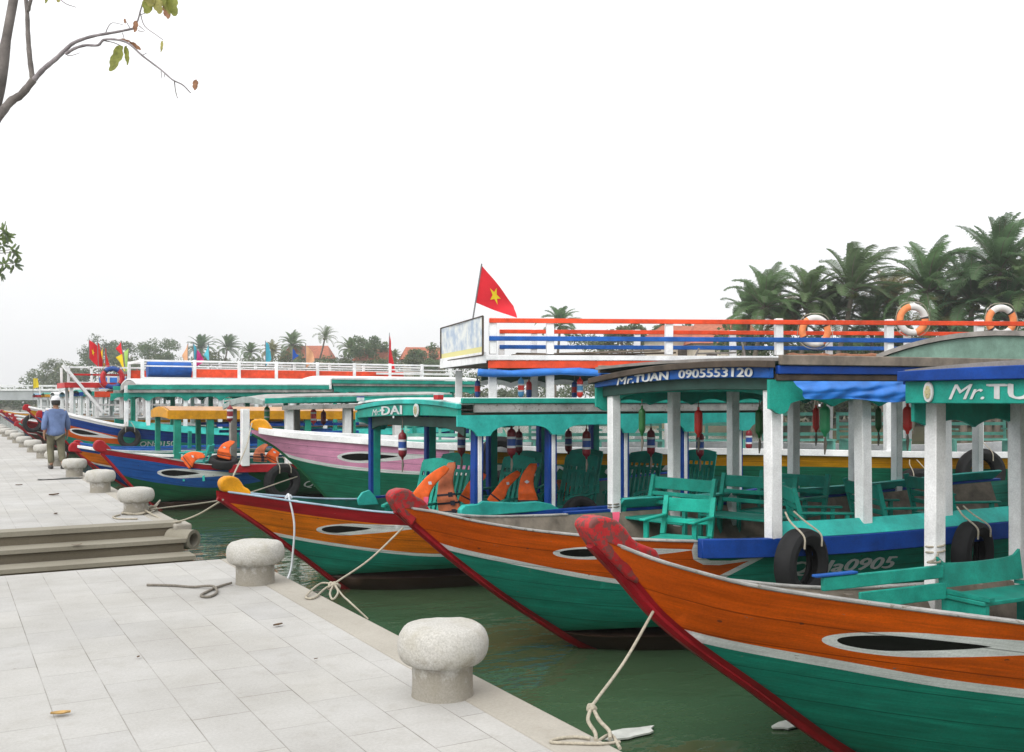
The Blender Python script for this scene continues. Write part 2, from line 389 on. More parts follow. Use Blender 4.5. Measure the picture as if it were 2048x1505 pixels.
    def sidebeam(s, name, mat, x0, x1, y, zt, zb, th=.05, n=20, parent=None):
        secs = [[(x, y-th/2, zb(x)), (x, y+th/2, zb(x)), (x, y+th/2, zt(x)), (x, y-th/2, zt(x))] for x in [x0+(x1-x0)*i/n for i in range(n+1)]]
        return MB().loft(secs).build(name, mat, s.root, bevel=.006, seg=1)
    def posts(s, xs, y, z0, z1, mat, w=.12, strip=None, taper=0., lean=0., name='post'):
        lean0 = lean
        for x in xs:
            mb = MB(); a = w/2; c = w/2*(1-taper); lean = lean0+random.uniform(-.014, .014); zz0 = z0(x) if callable(z0) else z0; zz1 = z1(x) if callable(z1) else z1
            mb.loft([[(x-a+lean, y-a, zz0), (x+a+lean, y-a, zz0), (x+a+lean, y+a, zz0), (x-a+lean, y+a, zz0)], [(x-c, y-c, zz1), (x+c, y-c, zz1), (x+c, y+c, zz1), (x-c, y+c, zz1)]])
            mats = [mat]
            if strip:
                mb.box(x-w*.24, x+w*.24, y-a-.012, y-a+.002, zz0+.05, zz1-.02, 1); mats.append(strip)
            mb.build(name, mats, s.root, bevel=.008, seg=1)
    def valance(s, mat, x0, x1, y, zt, zb, th=.035, step=.03, name='valance'):
        n = int((x1-x0)/step); secs = []
        for i in range(n+1):
            x = x0+(x1-x0)*i/n; b = zb(x)
            secs.append([(x, y-th/2, b), (x, y+th/2, b), (x, y+th/2, zt(x)), (x, y-th/2, zt(x))])
        return MB().loft(secs).build(name, mat, s.root, ang=25)
def bracket(posts, zt, drop=.13, foot=.2, r=.26, half=.09):
    def f(x):
        d = min(abs(x-p) for p in posts)
        if d < half: return zt(x)-drop-foot
        if d < half+r:
            t = (d-half)/r; return zt(x)-drop-foot*(1-sqrt(1-(1-t)**2))*1.0 if t < 1 else zt(x)-drop
        return zt(x)-drop
    return f
def scallop(zt, drop=.12, amp=.07, lam=.42, ph=0.):
    return lambda x: zt(x)-drop-amp*(1-abs(sin(pi*(x-ph)/lam))**.8)
K = lambda c: (lambda x: c)
def eye(x0, x1, z0, z1, h, bl=.55):
    def leaf(a, b, hh, k, e):
        n = 26; up = []; dn = []
        for i in range(n+1):
            t = (i/n)**2*.5+.5*(i/n) if i < n else 1.; t = t*(.15+.85*i/n) if i < n else 1.; x = a+(b-a)*t; zc = z0+(z1-z0)*(x-x0)/(x1-x0)
            w = hh*min(1, sqrt(t/k) if t < k else 1)*((1-t)/(1-k))**e if t > k else hh*sqrt(max(0, 1-(1-t/k)**2))
            up.append((x, zc+w*.8)); dn.append((x, zc-w))
        return up+dn[::-1]
    m = .045*(x1-x0)
    return [(leaf(x0, x1, h, .28, .8), 'WHITE'), (leaf(x0+m, x0+(x1-x0)*bl, h*.62, .35, .75), 'BLACK')]
CAP = [(.014, -.006), (-.06, -.006), (-.06, .016), (.014, .016)]
STRAKE = [(.0, -.14), (.075, -.14), (.075, .03), (.0, .03)]
COAM = [(.06, .032), (.01, .032), (-.13, .15), (-.09, .165)]
TEAL, AQUA, MINT, BLUE, WHITE, GREY, RED, YEL, VERM = (P_(n) for n in ('TEAL','AQUA','MINT','BLUE','WHITE','GREY','RED','YELLOW','VERM'))
WORNWHITE = paint('worn_white_paint', (.46, .45, .43), wear=1.4, worn=(.2, .18, .15), grime=.5)
WORNRED = paint('worn_red_paint', (.58, .03, .035), wear=2.1, worn=(.16, .05, .045), grime=.5)
STEMRED = paint('stem_red_paint', (.36, .01, .018), wear=.8, worn=(.15, .05, .04), grime=.5)
M_LETTER = plain('lettering_white', (.62, .64, .64), .5, .2, 9)
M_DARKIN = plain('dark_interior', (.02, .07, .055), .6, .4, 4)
BEAM = [(0, .06), (.3, .2), (.64, .37), (1.19, .68), (1.97, 1.05), (3, 1.31), (4.2, 1.43), (6.5, 1.45), (8.2, 1.3), (9.4, 1.0)]
LINES = lambda c, w: (lambda x: c(x)-w)
def scaled(pts, k): return [(x, y*k) for x, y in pts]
def shrink_band(low, w): return low
# ---- boat C: nearest, orange, half outside the frame
c = Boat('C', 'nearest tour boat, scuffed orange bow with a long black eye and chipped red prow head', 3.1, 4.6, 3, 9.6,
         [(0, 1.62), (.2, 1.42), (.41, 1.20), (1.11, .69), (1.88, .17), (2.5, -.12), (3.4, -.34), (6, -.42), (8.6, -.3), (9.6, 0)],
         [(0, 1.67), (.3, 1.54), (.5, 1.475), (.75, 1.405), (1.15, 1.335), (1.9, 1.225), (2.4, 1.15), (3.3, 1.05), (4.5, 1.0), (7, 1.02), (9.6, 1.25)], BEAM, asym=.125)
lowC = pchip([(-.1, 1.3), (.3, 1.17), (.77, 1.03), (1.32, .92), (2.12, .77), (2.7, .70), (3.0, .72)])
X = [-.1+3.0*i/30 for i in range(31)]
tailC = [(3.1, .80), (3.55, .98), (3.1, .95), (2.98, 1.0), (2.92, 1.6)]
c.hull('GREEN', [([(x, lowC(x)-.028) for x in X]+[(3.1, .75), (3.66, 1.01), (3.1, .985), (3.02, 1.03), (2.97, 1.7), (-.1, 1.9)], 'WHITE'),
                 ([(x, lowC(x)+.028) for x in X]+tailC+[(-.1, 1.9)], 'ORANGE')]+eye(1.2, 2.75, 1.085, 1.02, .088, .52)+
       [([(-.1, -.6), (11, -.6), (11, .16), (-.1, .16)], 'BROWN')])
c.rails('gunwale', WORNWHITE, .12, 2.9, CAP, sides=(-1,)); c.rails('gunwale', WORNWHITE, .12, 9.4, CAP, sides=(1,)); c.rails('gunwale', BLUE, 2.9, 9.5, STRAKE, sides=(-1,)); c.rails('coaming', AQUA, 3.8, 9.4, COAM, sides=(-1,))
c.stempost(STEMRED, .17, .13)
def px_poly(b, pts, y=0): return [b.loc(px, py, y) for px, py in pts]
c.head(px_poly(c, [(1161,1052),(1166,1041),(1180,1033),(1200,1032),(1219,1038),(1236,1054),(1250,1074),(1262,1083),(1280,1090),(1297,1096),(1303,1108),(1309,1122),(1285,1122),(1268,1130),(1262,1165),(1240,1152),(1213,1124),(1190,1099),(1172,1075)]), WORNRED, .17)
c.foredeck(WORNWHITE, .25, 1.15, -.035)
c.inside(M_WOOD, M_WOOD, 1.1, 9.3, .52, ribs=True)
MB().box(2.66, 3.95, 1.0, 1.04, .965, 1.07).box(3.0, 3.95, .97, .995, .80, .935).build('side_board', TEAL, c.root, bevel=.008)
MB().box(2.58, 3.0, .99, 1.05, 1.075, 1.095).build('seat_tip', P_('SKYBLUE'), c.root, bevel=.006)
CZ = lambda x: 2.52+.012*(x-4)
cp = [4.2, 5.27, 6.4, 7.5, 8.6]
for sd, nm in ((1, 'f'), (-1, 'n')): c.posts(cp, sd*1.3, lambda x: .5, CZ, WHITE, .125)
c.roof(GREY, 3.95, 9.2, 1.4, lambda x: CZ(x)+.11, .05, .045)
c.crossbeam('name_board', TEAL, 3.95, 1.38, lambda y: 2.575, lambda y: 2.39, .04)
c.crossbeam('roof_edge_board', BLUE, 3.90, 1.41, lambda y: 2.66+.02*(1-(y/1.4)**2), lambda y: 2.576, .07)
for sd in (1, -1):
    c.sidebeam('side_board', BLUE, 3.95, 9.2, sd*1.4, lambda x: CZ(x)+.15, lambda x: CZ(x)+.03)
    c.valance(TEAL, 4.0, 9.1, sd*1.36, lambda x: CZ(x)+.02, scallop(lambda x: CZ(x), .28, .07, .55, 4.2))
def beam_text(b, body, x, y0, y1, zc, h, mat, shear=0., bold=.03):
    def mp(u, v, l=0.): 
        y = y0+(y1-y0)*u; return (x-l, y, zc(y)+(v-.5)*h)
    return letters(body, mp, mat, b.board, shear, bold, 'name_lettering')
zsC = lambda y: 2.483
beam_text(c, 'Mr.', 3.925, .93, .60, zsC, .12, M_LETTER, .35, .01)
beam_text(c, 'TUAN', 3.925, .57, -.2, zsC, .115, M_LETTER, 0, .04)
def emblem(b, x, y, z, w, h):
    mb = MB()
    mb.add([(x-.028, y+w*cos(2*pi*i/24), z+h*sin(2*pi*i/24)) for i in range(24)]+[(x-.014, y+w*1.06*cos(2*pi*i/24), z+h*1.06*sin(2*pi*i/24)) for i in range(24)], [tuple(range(24))]+[(i, i+24, (i+1) % 24+24, (i+1) % 24) for i in range(24)])
    for k in range(9):
        a = 2*pi*k/9; mb.box(x-.036, x-.028, y+w*.45*cos(a)-.008, y+w*.45*cos(a)+.008, z+h*.5*sin(a)-.012, z+h*.5*sin(a)+.012, 1)
    mb.box(x-.036, x-.028, y-w*.22, y+w*.22, z-h*.2, z+h*.2, 1)
    mb.build('emblem', [M_LETTER, plain('emblem_ochre', (.5, .45, .25), .6)], b.board, flat=True)
emblem(c, 3.93, 1.12, 2.483, .045, .082)

# ---- boat D: orange bow, blue name board with a telephone number
d = Boat('D', 'middle orange bow tour boat with a blue name board and blue gunwale, red prow head', 3.5, 8.3, 3, 9.4,
         [(0, 1.43), (.25, 1.21), (.53, .97), (1.04, .58), (1.5, .27), (1.9, .02), (2.5, -.2), (3.5, -.36), (6, -.42), (8.5, -.3), (9.4, -.02)],
         [(0, 1.47), (.3, 1.42), (.64, 1.335), (1.19, 1.245), (1.97, 1.175), (2.46, 1.15), (4, 1.125), (6.4, 1.14), (9.4, 1.3)], BEAM)
lowD = pchip([(-.1, 1.3), (.2, 1.19), (.46, 1.085), (.92, .97), (1.76, .79), (2.3, .715), (2.62, .715)])
X = [-.1+2.72*i/30 for i in range(31)]
d.hull('GREEN', [([(x, lowD(x)-.022) for x in X]+[(2.72, .735), (3.17, .995), (2.8, .955), (2.6, .965), (2.50, 1.01), (2.455, 1.08), (2.44, 1.7), (-.1, 1.9)], 'WHITE'),
                 ([(x, lowD(x)+.022) for x in X]+[(2.64, .75), (2.98, .945), (2.7, .915), (2.55, .925), (2.44, .98), (2.395, 1.07), (2.385, 1.7), (-.1, 1.9)], 'ORANGE')]+eye(1.27, 2.42, 1.055, 1.075, .07, .55)+
       [([(-.1, -.6), (11, -.6), (11, .2), (-.1, .2)], 'BROWN')])
d.rails('gunwale', WORNWHITE, .12, 2.42, CAP); d.rails('gunwale', BLUE, 2.42, 9.3, STRAKE); d.rails('coaming', AQUA, 3.2, 9.2, COAM)
d.stempost(STEMRED, .17, .12)
d.head(px_poly(d, [(776,1000),(776,990),(783,981),(797,977),(812,978),(819,983),(826,992),(838,997),(847,1005),(852,1015),(854,1023),(838,1026),(826,1040),(818,1052),(800,1034),(787,1018)]), WORNRED, .17)
d.foredeck(WORNWHITE, .2, 1.0, -.03)
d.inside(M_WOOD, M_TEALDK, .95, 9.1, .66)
DZ = lambda x: 2.62+.006*(x-3)
dpx = [3.14, 4.25, 5.35, 6.45, 7.5]; dpf = [3.14, 3.98, 4.86, 5.83, 6.87]
d.posts(dpf, 1.34, lambda x: .62, DZ, WHITE, .115); d.posts(dpx, -1.34, lambda x: 1.12, DZ, WHITE, .12, lean=.03)
ZTD = lambda y: 2.662+.06*(1-(y/1.5)**2)-.033*y
ZBD = lambda y: 2.585+.04*(1-(y/1.5)**2)-.018*y
d.roof(GREY, 3.0, 7.7, 1.52, lambda x: DZ(x)+.145, .03, .03)
d.crossbeam('name_board', P_('SKYBLUE'), 3.0, 1.5, ZTD, ZBD, .05)
d.crossbeam('roof_edge_board', M_DARKWOOD, 2.96, 1.54, lambda y: ZTD(y)+.058, lambda y: ZTD(y)-.005, .1)
d.crossbeam('under_beam', M_DARKIN, 3.08, 1.45, lambda y: ZBD(y)+.01, lambda y: ZBD(y)-.11, .05)
for sd in (1, -1):
    d.sidebeam('fascia_board', M_WOOD, 3.06, 7.7, sd*1.54, lambda x: DZ(x)+.20, lambda x: DZ(x)+.11, .05)
    d.sidebeam('side_board', BLUE, 3.05, 7.7, sd*1.51, lambda x: DZ(x)+.105, lambda x: DZ(x)+.03, .05)
    d.sidebeam('side_rail', M_DARKWOOD, 3.05, 7.7, sd*1.49, lambda x: DZ(x)+.03, lambda x: DZ(x)-.03, .05)
    def zbD(x, sc=scallop(DZ, .20, .07, .6, 3.14)):
        return DZ(x)-.28-.05*sin(clamp((x-3.0)/.22)*pi) if x < 3.2 else sc(x)
    d.valance(TEAL, 2.98, 7.6, sd*1.48, lambda x: DZ(x)-.02, zbD)
d.crossbeam('valance', TEAL, 3.2, 1.38, lambda y: 2.6, lambda y: 2.5-.10*(abs(y)/1.38)**6, .03)
zsD = lambda y: (ZTD(y)+ZBD(y))/2-.005
beam_text(d, 'Mr.', 2.965, 1.0, .66, zsD, .082, M_LETTER, .2, .03)
beam_text(d, 'TUAN', 2.965, .64, .02, zsD, .082, M_LETTER, .1, .05)
beam_text(d, '0905553120', 2.965, -.16, -1.28, lambda y: zsD(y)+.004, .082, M_LETTER, .05, .05)
d.text('QNa0905', 3.40, 4.72, lambda x: .83-.02*(x-3.9), .145, M_LETTER, .14, .04)
# raised rear canopy with an arched mint gable
RZ = lambda x: 2.98+.01*(x-7.5)
d.roof(GREY, 7.55, 9.6, 1.62, lambda x: RZ(x), .22, .06, name='rear_roof')
d.crossbeam('rear_gable', P_('GABLE'), 7.62, 1.58, lambda y: 2.98+.215*(1-(y/1.62)**2), lambda y: 2.70, .04)
d.posts([7.7, 9.3], 1.4, lambda x: .62, lambda x: 2.98, WHITE, .11); d.posts([8.6, 9.3], -1.4, lambda x: 1.1, lambda x: 2.98, WHITE, .11)

# ---- boat E: red-topped amber bow, turquoise canopy
e = Boat('E', 'amber and green tour boat with red upper band, yellow prow knob and turquoise canopy', 2.85, 12.2, -2, 8.4,
         [(0, 1.24), (.3, 1.02), (.64, .77), (1.03, .46), (1.83, -.13), (2.4, -.32), (3.6, -.42), (6, -.42), (7.8, -.3), (8.4, -.05)],
         [(0, 1.33), (.37, 1.27), (.9, 1.18), (1.84, 1.05), (2.6, 1.0), (5, 1.0), (8.4, 1.15)], scaled(BEAM, 1.02))
he = e.sh; lowE = pchip([(-.1, 1.0), (.3, .87), (.64, .78), (1.49, .61), (2.46, .48), (4, .42), (8.4, .5)])
e.hull('GREEN', [(e.band(-.1, 9, lambda x: 1.9, lambda x: lowE(x)-.02), 'WHITE'), (e.band(-.1, 9, lambda x: 1.9, lambda x: lowE(x)+.02), 'AMBER')]+eye(1.08, 2.3, .845, .87, .085, .46)+
       [(e.band(-.1, 9, lambda x: 1.9, lambda x: he(x)-.125-.02*clamp(x)), 'RED'), ([(-.1, -.6), (11, -.6), (11, .2), (-.1, .2)], 'BROWN')])
e.rails('gunwale', paint('pale_blue_paint', (.42, .56, .68), wear=.4), .1, 2.45, CAP); e.rails('gunwale', BLUE, 2.4, 8.3, STRAKE)
e.stempost(STEMRED, .15, .12)
e.head(px_poly(e, [(438,972),(437,966),(441,958),(450,953),(464,952),(474,957),(481,966),(485,974),(494,977),(498,983),(499,991),(480,989),(462,987),(443,983)]), P_('GOLD'), .17)
e.foredeck(P_('WHITE'), .2, 1.2, -.03)
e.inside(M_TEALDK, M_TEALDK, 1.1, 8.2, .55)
epn = [2.78, 3.86, 5.02, 6.07, 7.1]; epf = [2.67, 3.57, 4.64, 5.57, 6.6]
EZ = lambda x: 2.25+.002*(x-3)
e.posts(epn, -1.4, lambda x: 1.0, EZ, BLUE, .12, strip=WHITE); e.posts(epf, 1.4, lambda x: .6, EZ, TEAL, .115)
for x in epf: MB().box(x-.105, x-.059, 1.345, 1.43, .6, 2.2).build('post_facing', BLUE, e.root)
ZTE = lambda y: 2.35+.075*(1-(y/1.52)**2)+.022*-y/1.5
ZBE = lambda y: 2.185+.025*(1-(y/1.52)**2)+.03*-y/1.5
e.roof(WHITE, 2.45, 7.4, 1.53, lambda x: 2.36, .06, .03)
e.crossbeam('name_board', TEAL, 2.46, 1.54, lambda y: ZTE(y)-.06, ZBE, .05)
e.crossbeam('roof_edge_board', AQUA, 2.44, 1.56, ZTE, lambda y: ZTE(y)-.06, .07)
for sd in (1, -1):
    e.sidebeam('roof_edge_board', TEAL, 2.48, 7.4, sd*1.55, K(2.44), K(2.375), .06)
    e.sidebeam('side_board', WORNWHITE, 2.66, 7.4, sd*1.53, K(2.372), K(2.265), .05)
    e.sidebeam('side_rail', M_DARKWOOD, 2.5, 7.4, sd*1.49, K(2.262), K(2.235), .05)
    e.valance(AQUA, 2.42, 7.3, sd*1.545, K(2.235), bracket(epn, K(2.235), .135, .12, .28, .1))
e.crossbeam('valance', M_DARKIN, 2.6, 1.42, lambda y: 2.2, lambda y: 2.07-.10*(abs(y)/1.42)**6, .03)
zsE = lambda y: (ZTE(y)-.06+ZBE(y))/2
beam_text(e, 'Mr:', 2.425, .98, .70, lambda y: zsE(y)-.012, .09, M_LETTER, .35, .0)
beam_text(e, 'DAI', 2.425, .64, .0, zsE, .115, M_LETTER, 0, .05)
zz_ = zsE(.5); MB().box(2.42, 2.428, .55, .70, zz_-.012, zz_+.012).box(2.42, 2.428, .24, .275, zz_-.1, zz_-.07).build('name_lettering', M_LETTER, e.board)
emblem(e, 2.43, -.46, 2.285, .07, .085)
# turquoise side bench lying along the near gunwale
MB().prism([(2.50, 1.0), (2.50, 1.10), (2.56, 1.15), (2.74, 1.155), (2.8, 1.19), (2.95, 1.17), (3.3, 1.14), (3.62, 1.14), (3.8, 1.10), (3.95, 1.02)], -1.5, -1.40).build('coaming', AQUA, e.root, bevel=.012)
MB().prism([(2.2, .95), (2.18, 1.04), (2.25, 1.13), (2.36, 1.16), (2.45, 1.06), (2.5, .95)], .9, .95).build('bow_seat_end', AQUA, e.root, bevel=.01)

# ---- boat K: long double-decked boat lying across behind the others
k = Boat('K', 'long double-decked boat with pink bow band, yellow gunwale and orange and blue upper railing', 4.95, 18.5, 25, 17,
         [(0, 1.78), (.4, 1.55), (.88, 1.13), (1.43, .54), (2.0, .02), (2.6, -.3), (4, -.5), (10, -.55), (15.5, -.4), (17, 0)],
         [(0, 1.87), (.37, 1.82), (.94, 1.76), (1.87, 1.7), (3.28, 1.61), (5, 1.55), (9, 1.5), (13.6, 1.42), (17, 1.6)],
         [(0, .07), (.4, .26), (.94, .5), (1.87, .9), (3.28, 1.3), (5, 1.5), (9, 1.6), (14, 1.5), (17, 1.1)], deck=.9)
lowK = pchip([(-.1, 1.6), (.3, 1.5), (.91, 1.33), (1.85, 1.2), (3.2, 1.13), (4.2, 1.12)])
X = [-.1+4.3*i/30 for i in range(31)]
k.hull('KGREEN', [([(x, lowK(x)-.03) for x in X]+[(4.3, 1.12), (4.75, 1.28), (4.2, 1.29), (3.85, 1.33), (3.72, 1.45), (3.68, 2.1), (-.1, 2.2)], 'WHITE'),
                  ([(x, lowK(x)+.03) for x in X]+[(4.45, 1.22), (4.1, 1.24), (3.75, 1.29), (3.62, 1.42), (3.58, 2.1), (-.1, 2.2)], 'PINK')]+eye(1.62, 3.4, 1.40, 1.44, .12, .62)+
       [(k.band(3.7, 18, lambda x: 2.2, lambda x: k.sh(x)-.25), 'YELLOW'), ([(-.1, -.8), (18, -.8), (18, .2), (-.1, .2)], 'BROWN')])
k.rails('gunwale', WHITE, .15, 16.8, [(.04, -.05), (-.1, -.05), (-.1, .06), (.04, .06)], 50)
k.stempost(P_('DKGREEN'), .13, .13)
k.head(px_poly(k, [(501,852),(502,845),(507,840),(520,838),(531,840),(538,848),(542,854),(546,862),(562,867),(556,873),(530,872),(516,864)]), P_('GOLD'), .2)
k.foredeck(WHITE, .3, 3.2, -.02)
k.inside(WHITE, WHITE, 3, 16.6, .95)
k.text('QNa 0135', 4.9, 7.6, K(1.17), .2, M_LETTER, .25, .02)
kx = [k.loc(px, 640, -1.45)[0] for px in (985, 1100, 1338, 1557, 1778, 1958)]+[15.6]
kxf = [kx[0]+.35]+kx[1:]
KD = 3.16
k.posts(kx, -1.42, lambda x: k.sh(x), K(3.0), WHITE, .14); k.posts([3.85]+kxf[1:], 1.3, lambda x: k.sh(x), K(3.0), WHITE, .14)
k.posts(kx, -1.45, K(KD+.05), K(3.86), WHITE, .13, name='rail_post'); k.posts(kxf, 1.3, K(KD+.05), K(3.84), WHITE, .12, name='rail_post')
MB().add([(4.26, -1.52, 3.05), (15.9, -1.52, 3.05), (15.9, 1.42, 3.05), (3.55, 1.42, 3.05), (4.26, -1.52, 3.09), (15.9, -1.52, 3.09), (15.9, 1.42, 3.09), (3.55, 1.42, 3.09)],
         [(0, 3, 2, 1), (4, 5, 6, 7), (0, 1, 5, 4), (1, 2, 6, 5), (2, 3, 7, 6), (3, 0, 4, 7)]).build('upper_deck', M_DARKWOOD, k.root)
k.sidebeam('deck_edge', WHITE, 4.24, 15.9, -1.56, K(3.19), K(3.105), .07); k.sidebeam('deck_edge', WHITE, 3.55, 15.9, 1.46, K(3.2), K(3.1), .06)
MB().bar((4.22, -1.58, 3.15), (3.5, 1.46, 3.15), .06, .19).build('deck_edge', WHITE, k.root)
k.sidebeam('orange_board', VERM, 4.28, 15.9, -1.55, K(3.10), K(2.965), .05)
MB().tube([(4.1+11.6*i/40, -1.6+.012*sin(i*1.7), 2.89-.02*sin(i*.9)) for i in range(41)], [.066+.008*sin(i*2.3) for i in range(41)], 10).build('rolled_tarp', M_TARP, k.root)
for y, sx, zo in ((-1.53, 4.3, 0), (1.24, kxf[0]-.05, 0)):
    for z, nm, m in ((3.79, 'top_rail', VERM), (3.48, 'middle_rail', P_('SKYBLUE'))):
        MB().box(sx, 15.8, y-.02, y+.02, z-.04, z+.04).build(nm, m, k.root, bevel=.006, seg=1)
k.valance(M_DARKIN, 4.3, 15.6, 1.36, K(3.05), scallop(K(3.05), .22, .07, .7), name='valance')
k.valance(P_('WHITE'), 4.3, 15.6, 1.40, K(3.04), scallop(K(3.04), .3, .09, .7), name='valance')

# ---- boat F: blue bow, grey-white canopy
f = Boat('F', 'blue and dark green tour boat with red gunwale and grey arched canopy', 2.9, 22.9, -4, 8.6,
         [(0, 1.28), (.2, 1.05), (.5, .68), (1.12, .07), (1.7, -.25), (2.6, -.4), (6, -.42), (8, -.3), (8.6, 0)],
         [(0, 1.38), (.3, 1.32), (.87, 1.22), (2.32, 1.0), (2.45, 1.01), (5, .98), (8.6, 1.15)], scaled(BEAM, .93))
hf = f.sh; lowF = pchip([(-.1, 1.1), (.3, .87), (.55, .76), (1.26, .6), (2.2, .5), (2.6, .5)])
X = [-.1+2.6*i/26 for i in range(27)]
f.hull('DKGREEN', [([(x, lowF(x)) for x in X]+[(3.15, .62), (2.85, .78), (2.5, 1.6), (-.1, 1.8)], 'SKYBLUE')]+eye(1.06, 2.72, .86, .80, .12, .48)+
       [(f.band(-.1, 9, lambda x: 1.9, lambda x: hf(x)-.11), 'RED'), ([(-.1, -.6), (11, -.6), (11, .18), (-.1, .18)], 'BROWN')])
f.rails('gunwale', WORNWHITE, .1, 8.5, CAP); f.rails('gunwale', RED, 2.4, 3.4, [(.0, -.17), (.06, -.17), (.06, .0), (.0, .0)], 10); f.stempost(RED, .16, .14)
f.head(px_poly(f, [(186,896),(187,888),(192,882),(200,880),(207,883),(212,889),(218,894),(225,904),(212,905),(200,905),(192,903)]), P_('RED'), .18)
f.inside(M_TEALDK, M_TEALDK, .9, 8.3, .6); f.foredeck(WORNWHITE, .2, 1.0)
fpn = [2.72, 3.72, 5.12, 6.4]; fpf = [3.25, 4.85, 6.29]
f.posts(fpn, -1.22, lambda x: .98, K(2.22), WHITE, .16); f.posts(fpf, 1.22, lambda x: .6, K(2.2), GREY, .15)
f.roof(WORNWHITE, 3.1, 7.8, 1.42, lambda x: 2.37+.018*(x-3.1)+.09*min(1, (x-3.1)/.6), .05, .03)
f.crossbeam('name_board', paint('grey_board_paint', (.4, .46, .44), wear=1.), 3.08, 1.4, lambda y: 2.35+.13*(1-(y/1.4)**2)-.04*y, lambda y: 2.24+.10*(1-(y/1.4)**2)-.04*y, .05)
f.sidebeam('side_board', TEAL, 3.1, 7.8, -1.42, lambda x: 2.47+.02*(x-3.9), lambda x: 2.35+.02*(x-3.9)); f.sidebeam('side_board', TEAL, 3.1, 7.8, 1.42, lambda x: 2.45, lambda x: 2.33)
f.sidebeam('side_rail', WORNWHITE, 3.5, 7.8, -1.40, lambda x: 2.30+.02*(x-3.9), lambda x: 2.20+.02*(x-3.9), .05)
f.text('QNa0135', 4.12, 5.4, K(.5), .17, M_LETTER, .2, .02)
def simple_boat(key, label, v, u, phi, L, z0, zm, base, band_c, top_c, rail, stem_m, head_m, beam=1.0, bandw=.5, eyes=True, head=True, swoosh=None):
    z0w = z0
    b = Boat(key, label, v, u, phi, L, [(0, z0-.14), (.25*z0, z0*.75-.1), (.9*z0, z0*.25-.1), (1.4*z0, -.2), (2.2*z0, -.42), (L*.6, -.45), (L*.92, -.3), (L, .05)],
             [(0, z0-.04), (.4, z0-.12), (1.2, z0-.12-(z0-zm)*.4), (2.6, zm), (L*.7, zm), (L, zm+.2)], [(x*L/9.4, y*beam) for x, y in BEAM], group='tour boats moored along the quay')
    lo = pchip([(-.1, z0-.3), (.8, z0-.3-bandw*.7), (2, zm-bandw), (4, zm-bandw*1.02), (L, zm-bandw)])
    xe = swoosh or L+1
    reg = [(b.band(-.1, xe, lambda x: 2.9, lambda x: lo(x)-.02), 'WHITE'), (b.band(-.1, xe-.05, lambda x: 2.9, lambda x: lo(x)+.02), band_c)]
    if eyes: reg += eye(1.0, 2.2, zm-.06+.1*(z0-zm)-.15, zm-.2, .09)
    reg += [(b.band(-.1, L+1, lambda x: 2.9, lambda x: b.sh(x)-.1), top_c), ([(-.1, -.6), (L+1, -.6), (L+1, .15), (-.1, .15)], 'BROWN')]
    b.hull(base, reg, step=.22); b.rails('gunwale', rail, .1, L-.1, [(.04, -.03), (-.1, -.03), (-.1, .04), (.04, .04)], 24); b.stempost(stem_m, .15, .13)
    if head:
        h = z0-.08; b.head([(-.1, h-.1), (-.1, h+.02), (-.03, h+.12), (.08, h+.13), (.18, h+.06), (.24, h-.03), (.34, h-.08), (.36, h-.16), (.1, h-.14)], head_m, .18)
    b.inside(TEAL if base != 'BROWN' else M_WOOD, TEAL, 1.2, L-.3, zm-.45)
    return b
# G: yellow canopy boat behind F, red prow knob
g = simple_boat('G', 'amber bow tour boat with red prow knob and low yellow canopy', 2.9, 28.2, 0, 8.6, 1.27, .95, 'BLUE', 'AMBER', 'SKYBLUE', P_('WHITE'), RED, RED, .9, .4, eyes=False)
YC = lambda x: 2.12-.01*(x-2)
g.roof(paint('peach_roof_paint', (.62, .36, .2), wear=1.), 2.2, 7.4, 1.2, YC, .1, .03)
for sd in (1, -1): g.valance(YEL, 2.16, 7.4, sd*1.2, lambda x: YC(x)+.03, lambda x: YC(x)-.2, .05)
g.crossbeam('canopy_front', YEL, 2.16, 1.2, lambda y: 2.13+.1*(1-(y/1.2)**2), lambda y: 1.93+.03*(1-(y/1.2)**2), .05)
for sd in (1, -1): g.sidebeam('side_rail', BLUE, 3.4, 7.4, sd*1.12, K(1.78), K(1.70), .05); g.sidebeam('side_rail', P_('SKYBLUE'), 4.0, 7.4, sd*1.12, K(1.55), K(1.47), .04)
g.posts([2.4, 3.24, 4.6, 5.9, 7.2], -1.1, K(.85), K(1.95), P_('GREEN'), .17); g.posts([2.3, 3.4, 4.8, 6.1], 1.1, K(.85), K(1.95), P_('GREEN'), .13)
# small blue boat just beyond G
s2 = simple_boat('S', 'small blue boat with crimson prow tip tucked behind the amber bow', 3.3, 31.3, 0, 7.5, 1.22, .95, 'BROWN', 'BLUE', 'BLUE', P_('SKYBLUE'), RED, RED, .75, .5, eyes=False)
s2.posts([3, 4.4, 5.8], -.9, K(.9), K(1.5), TEAL, .1)
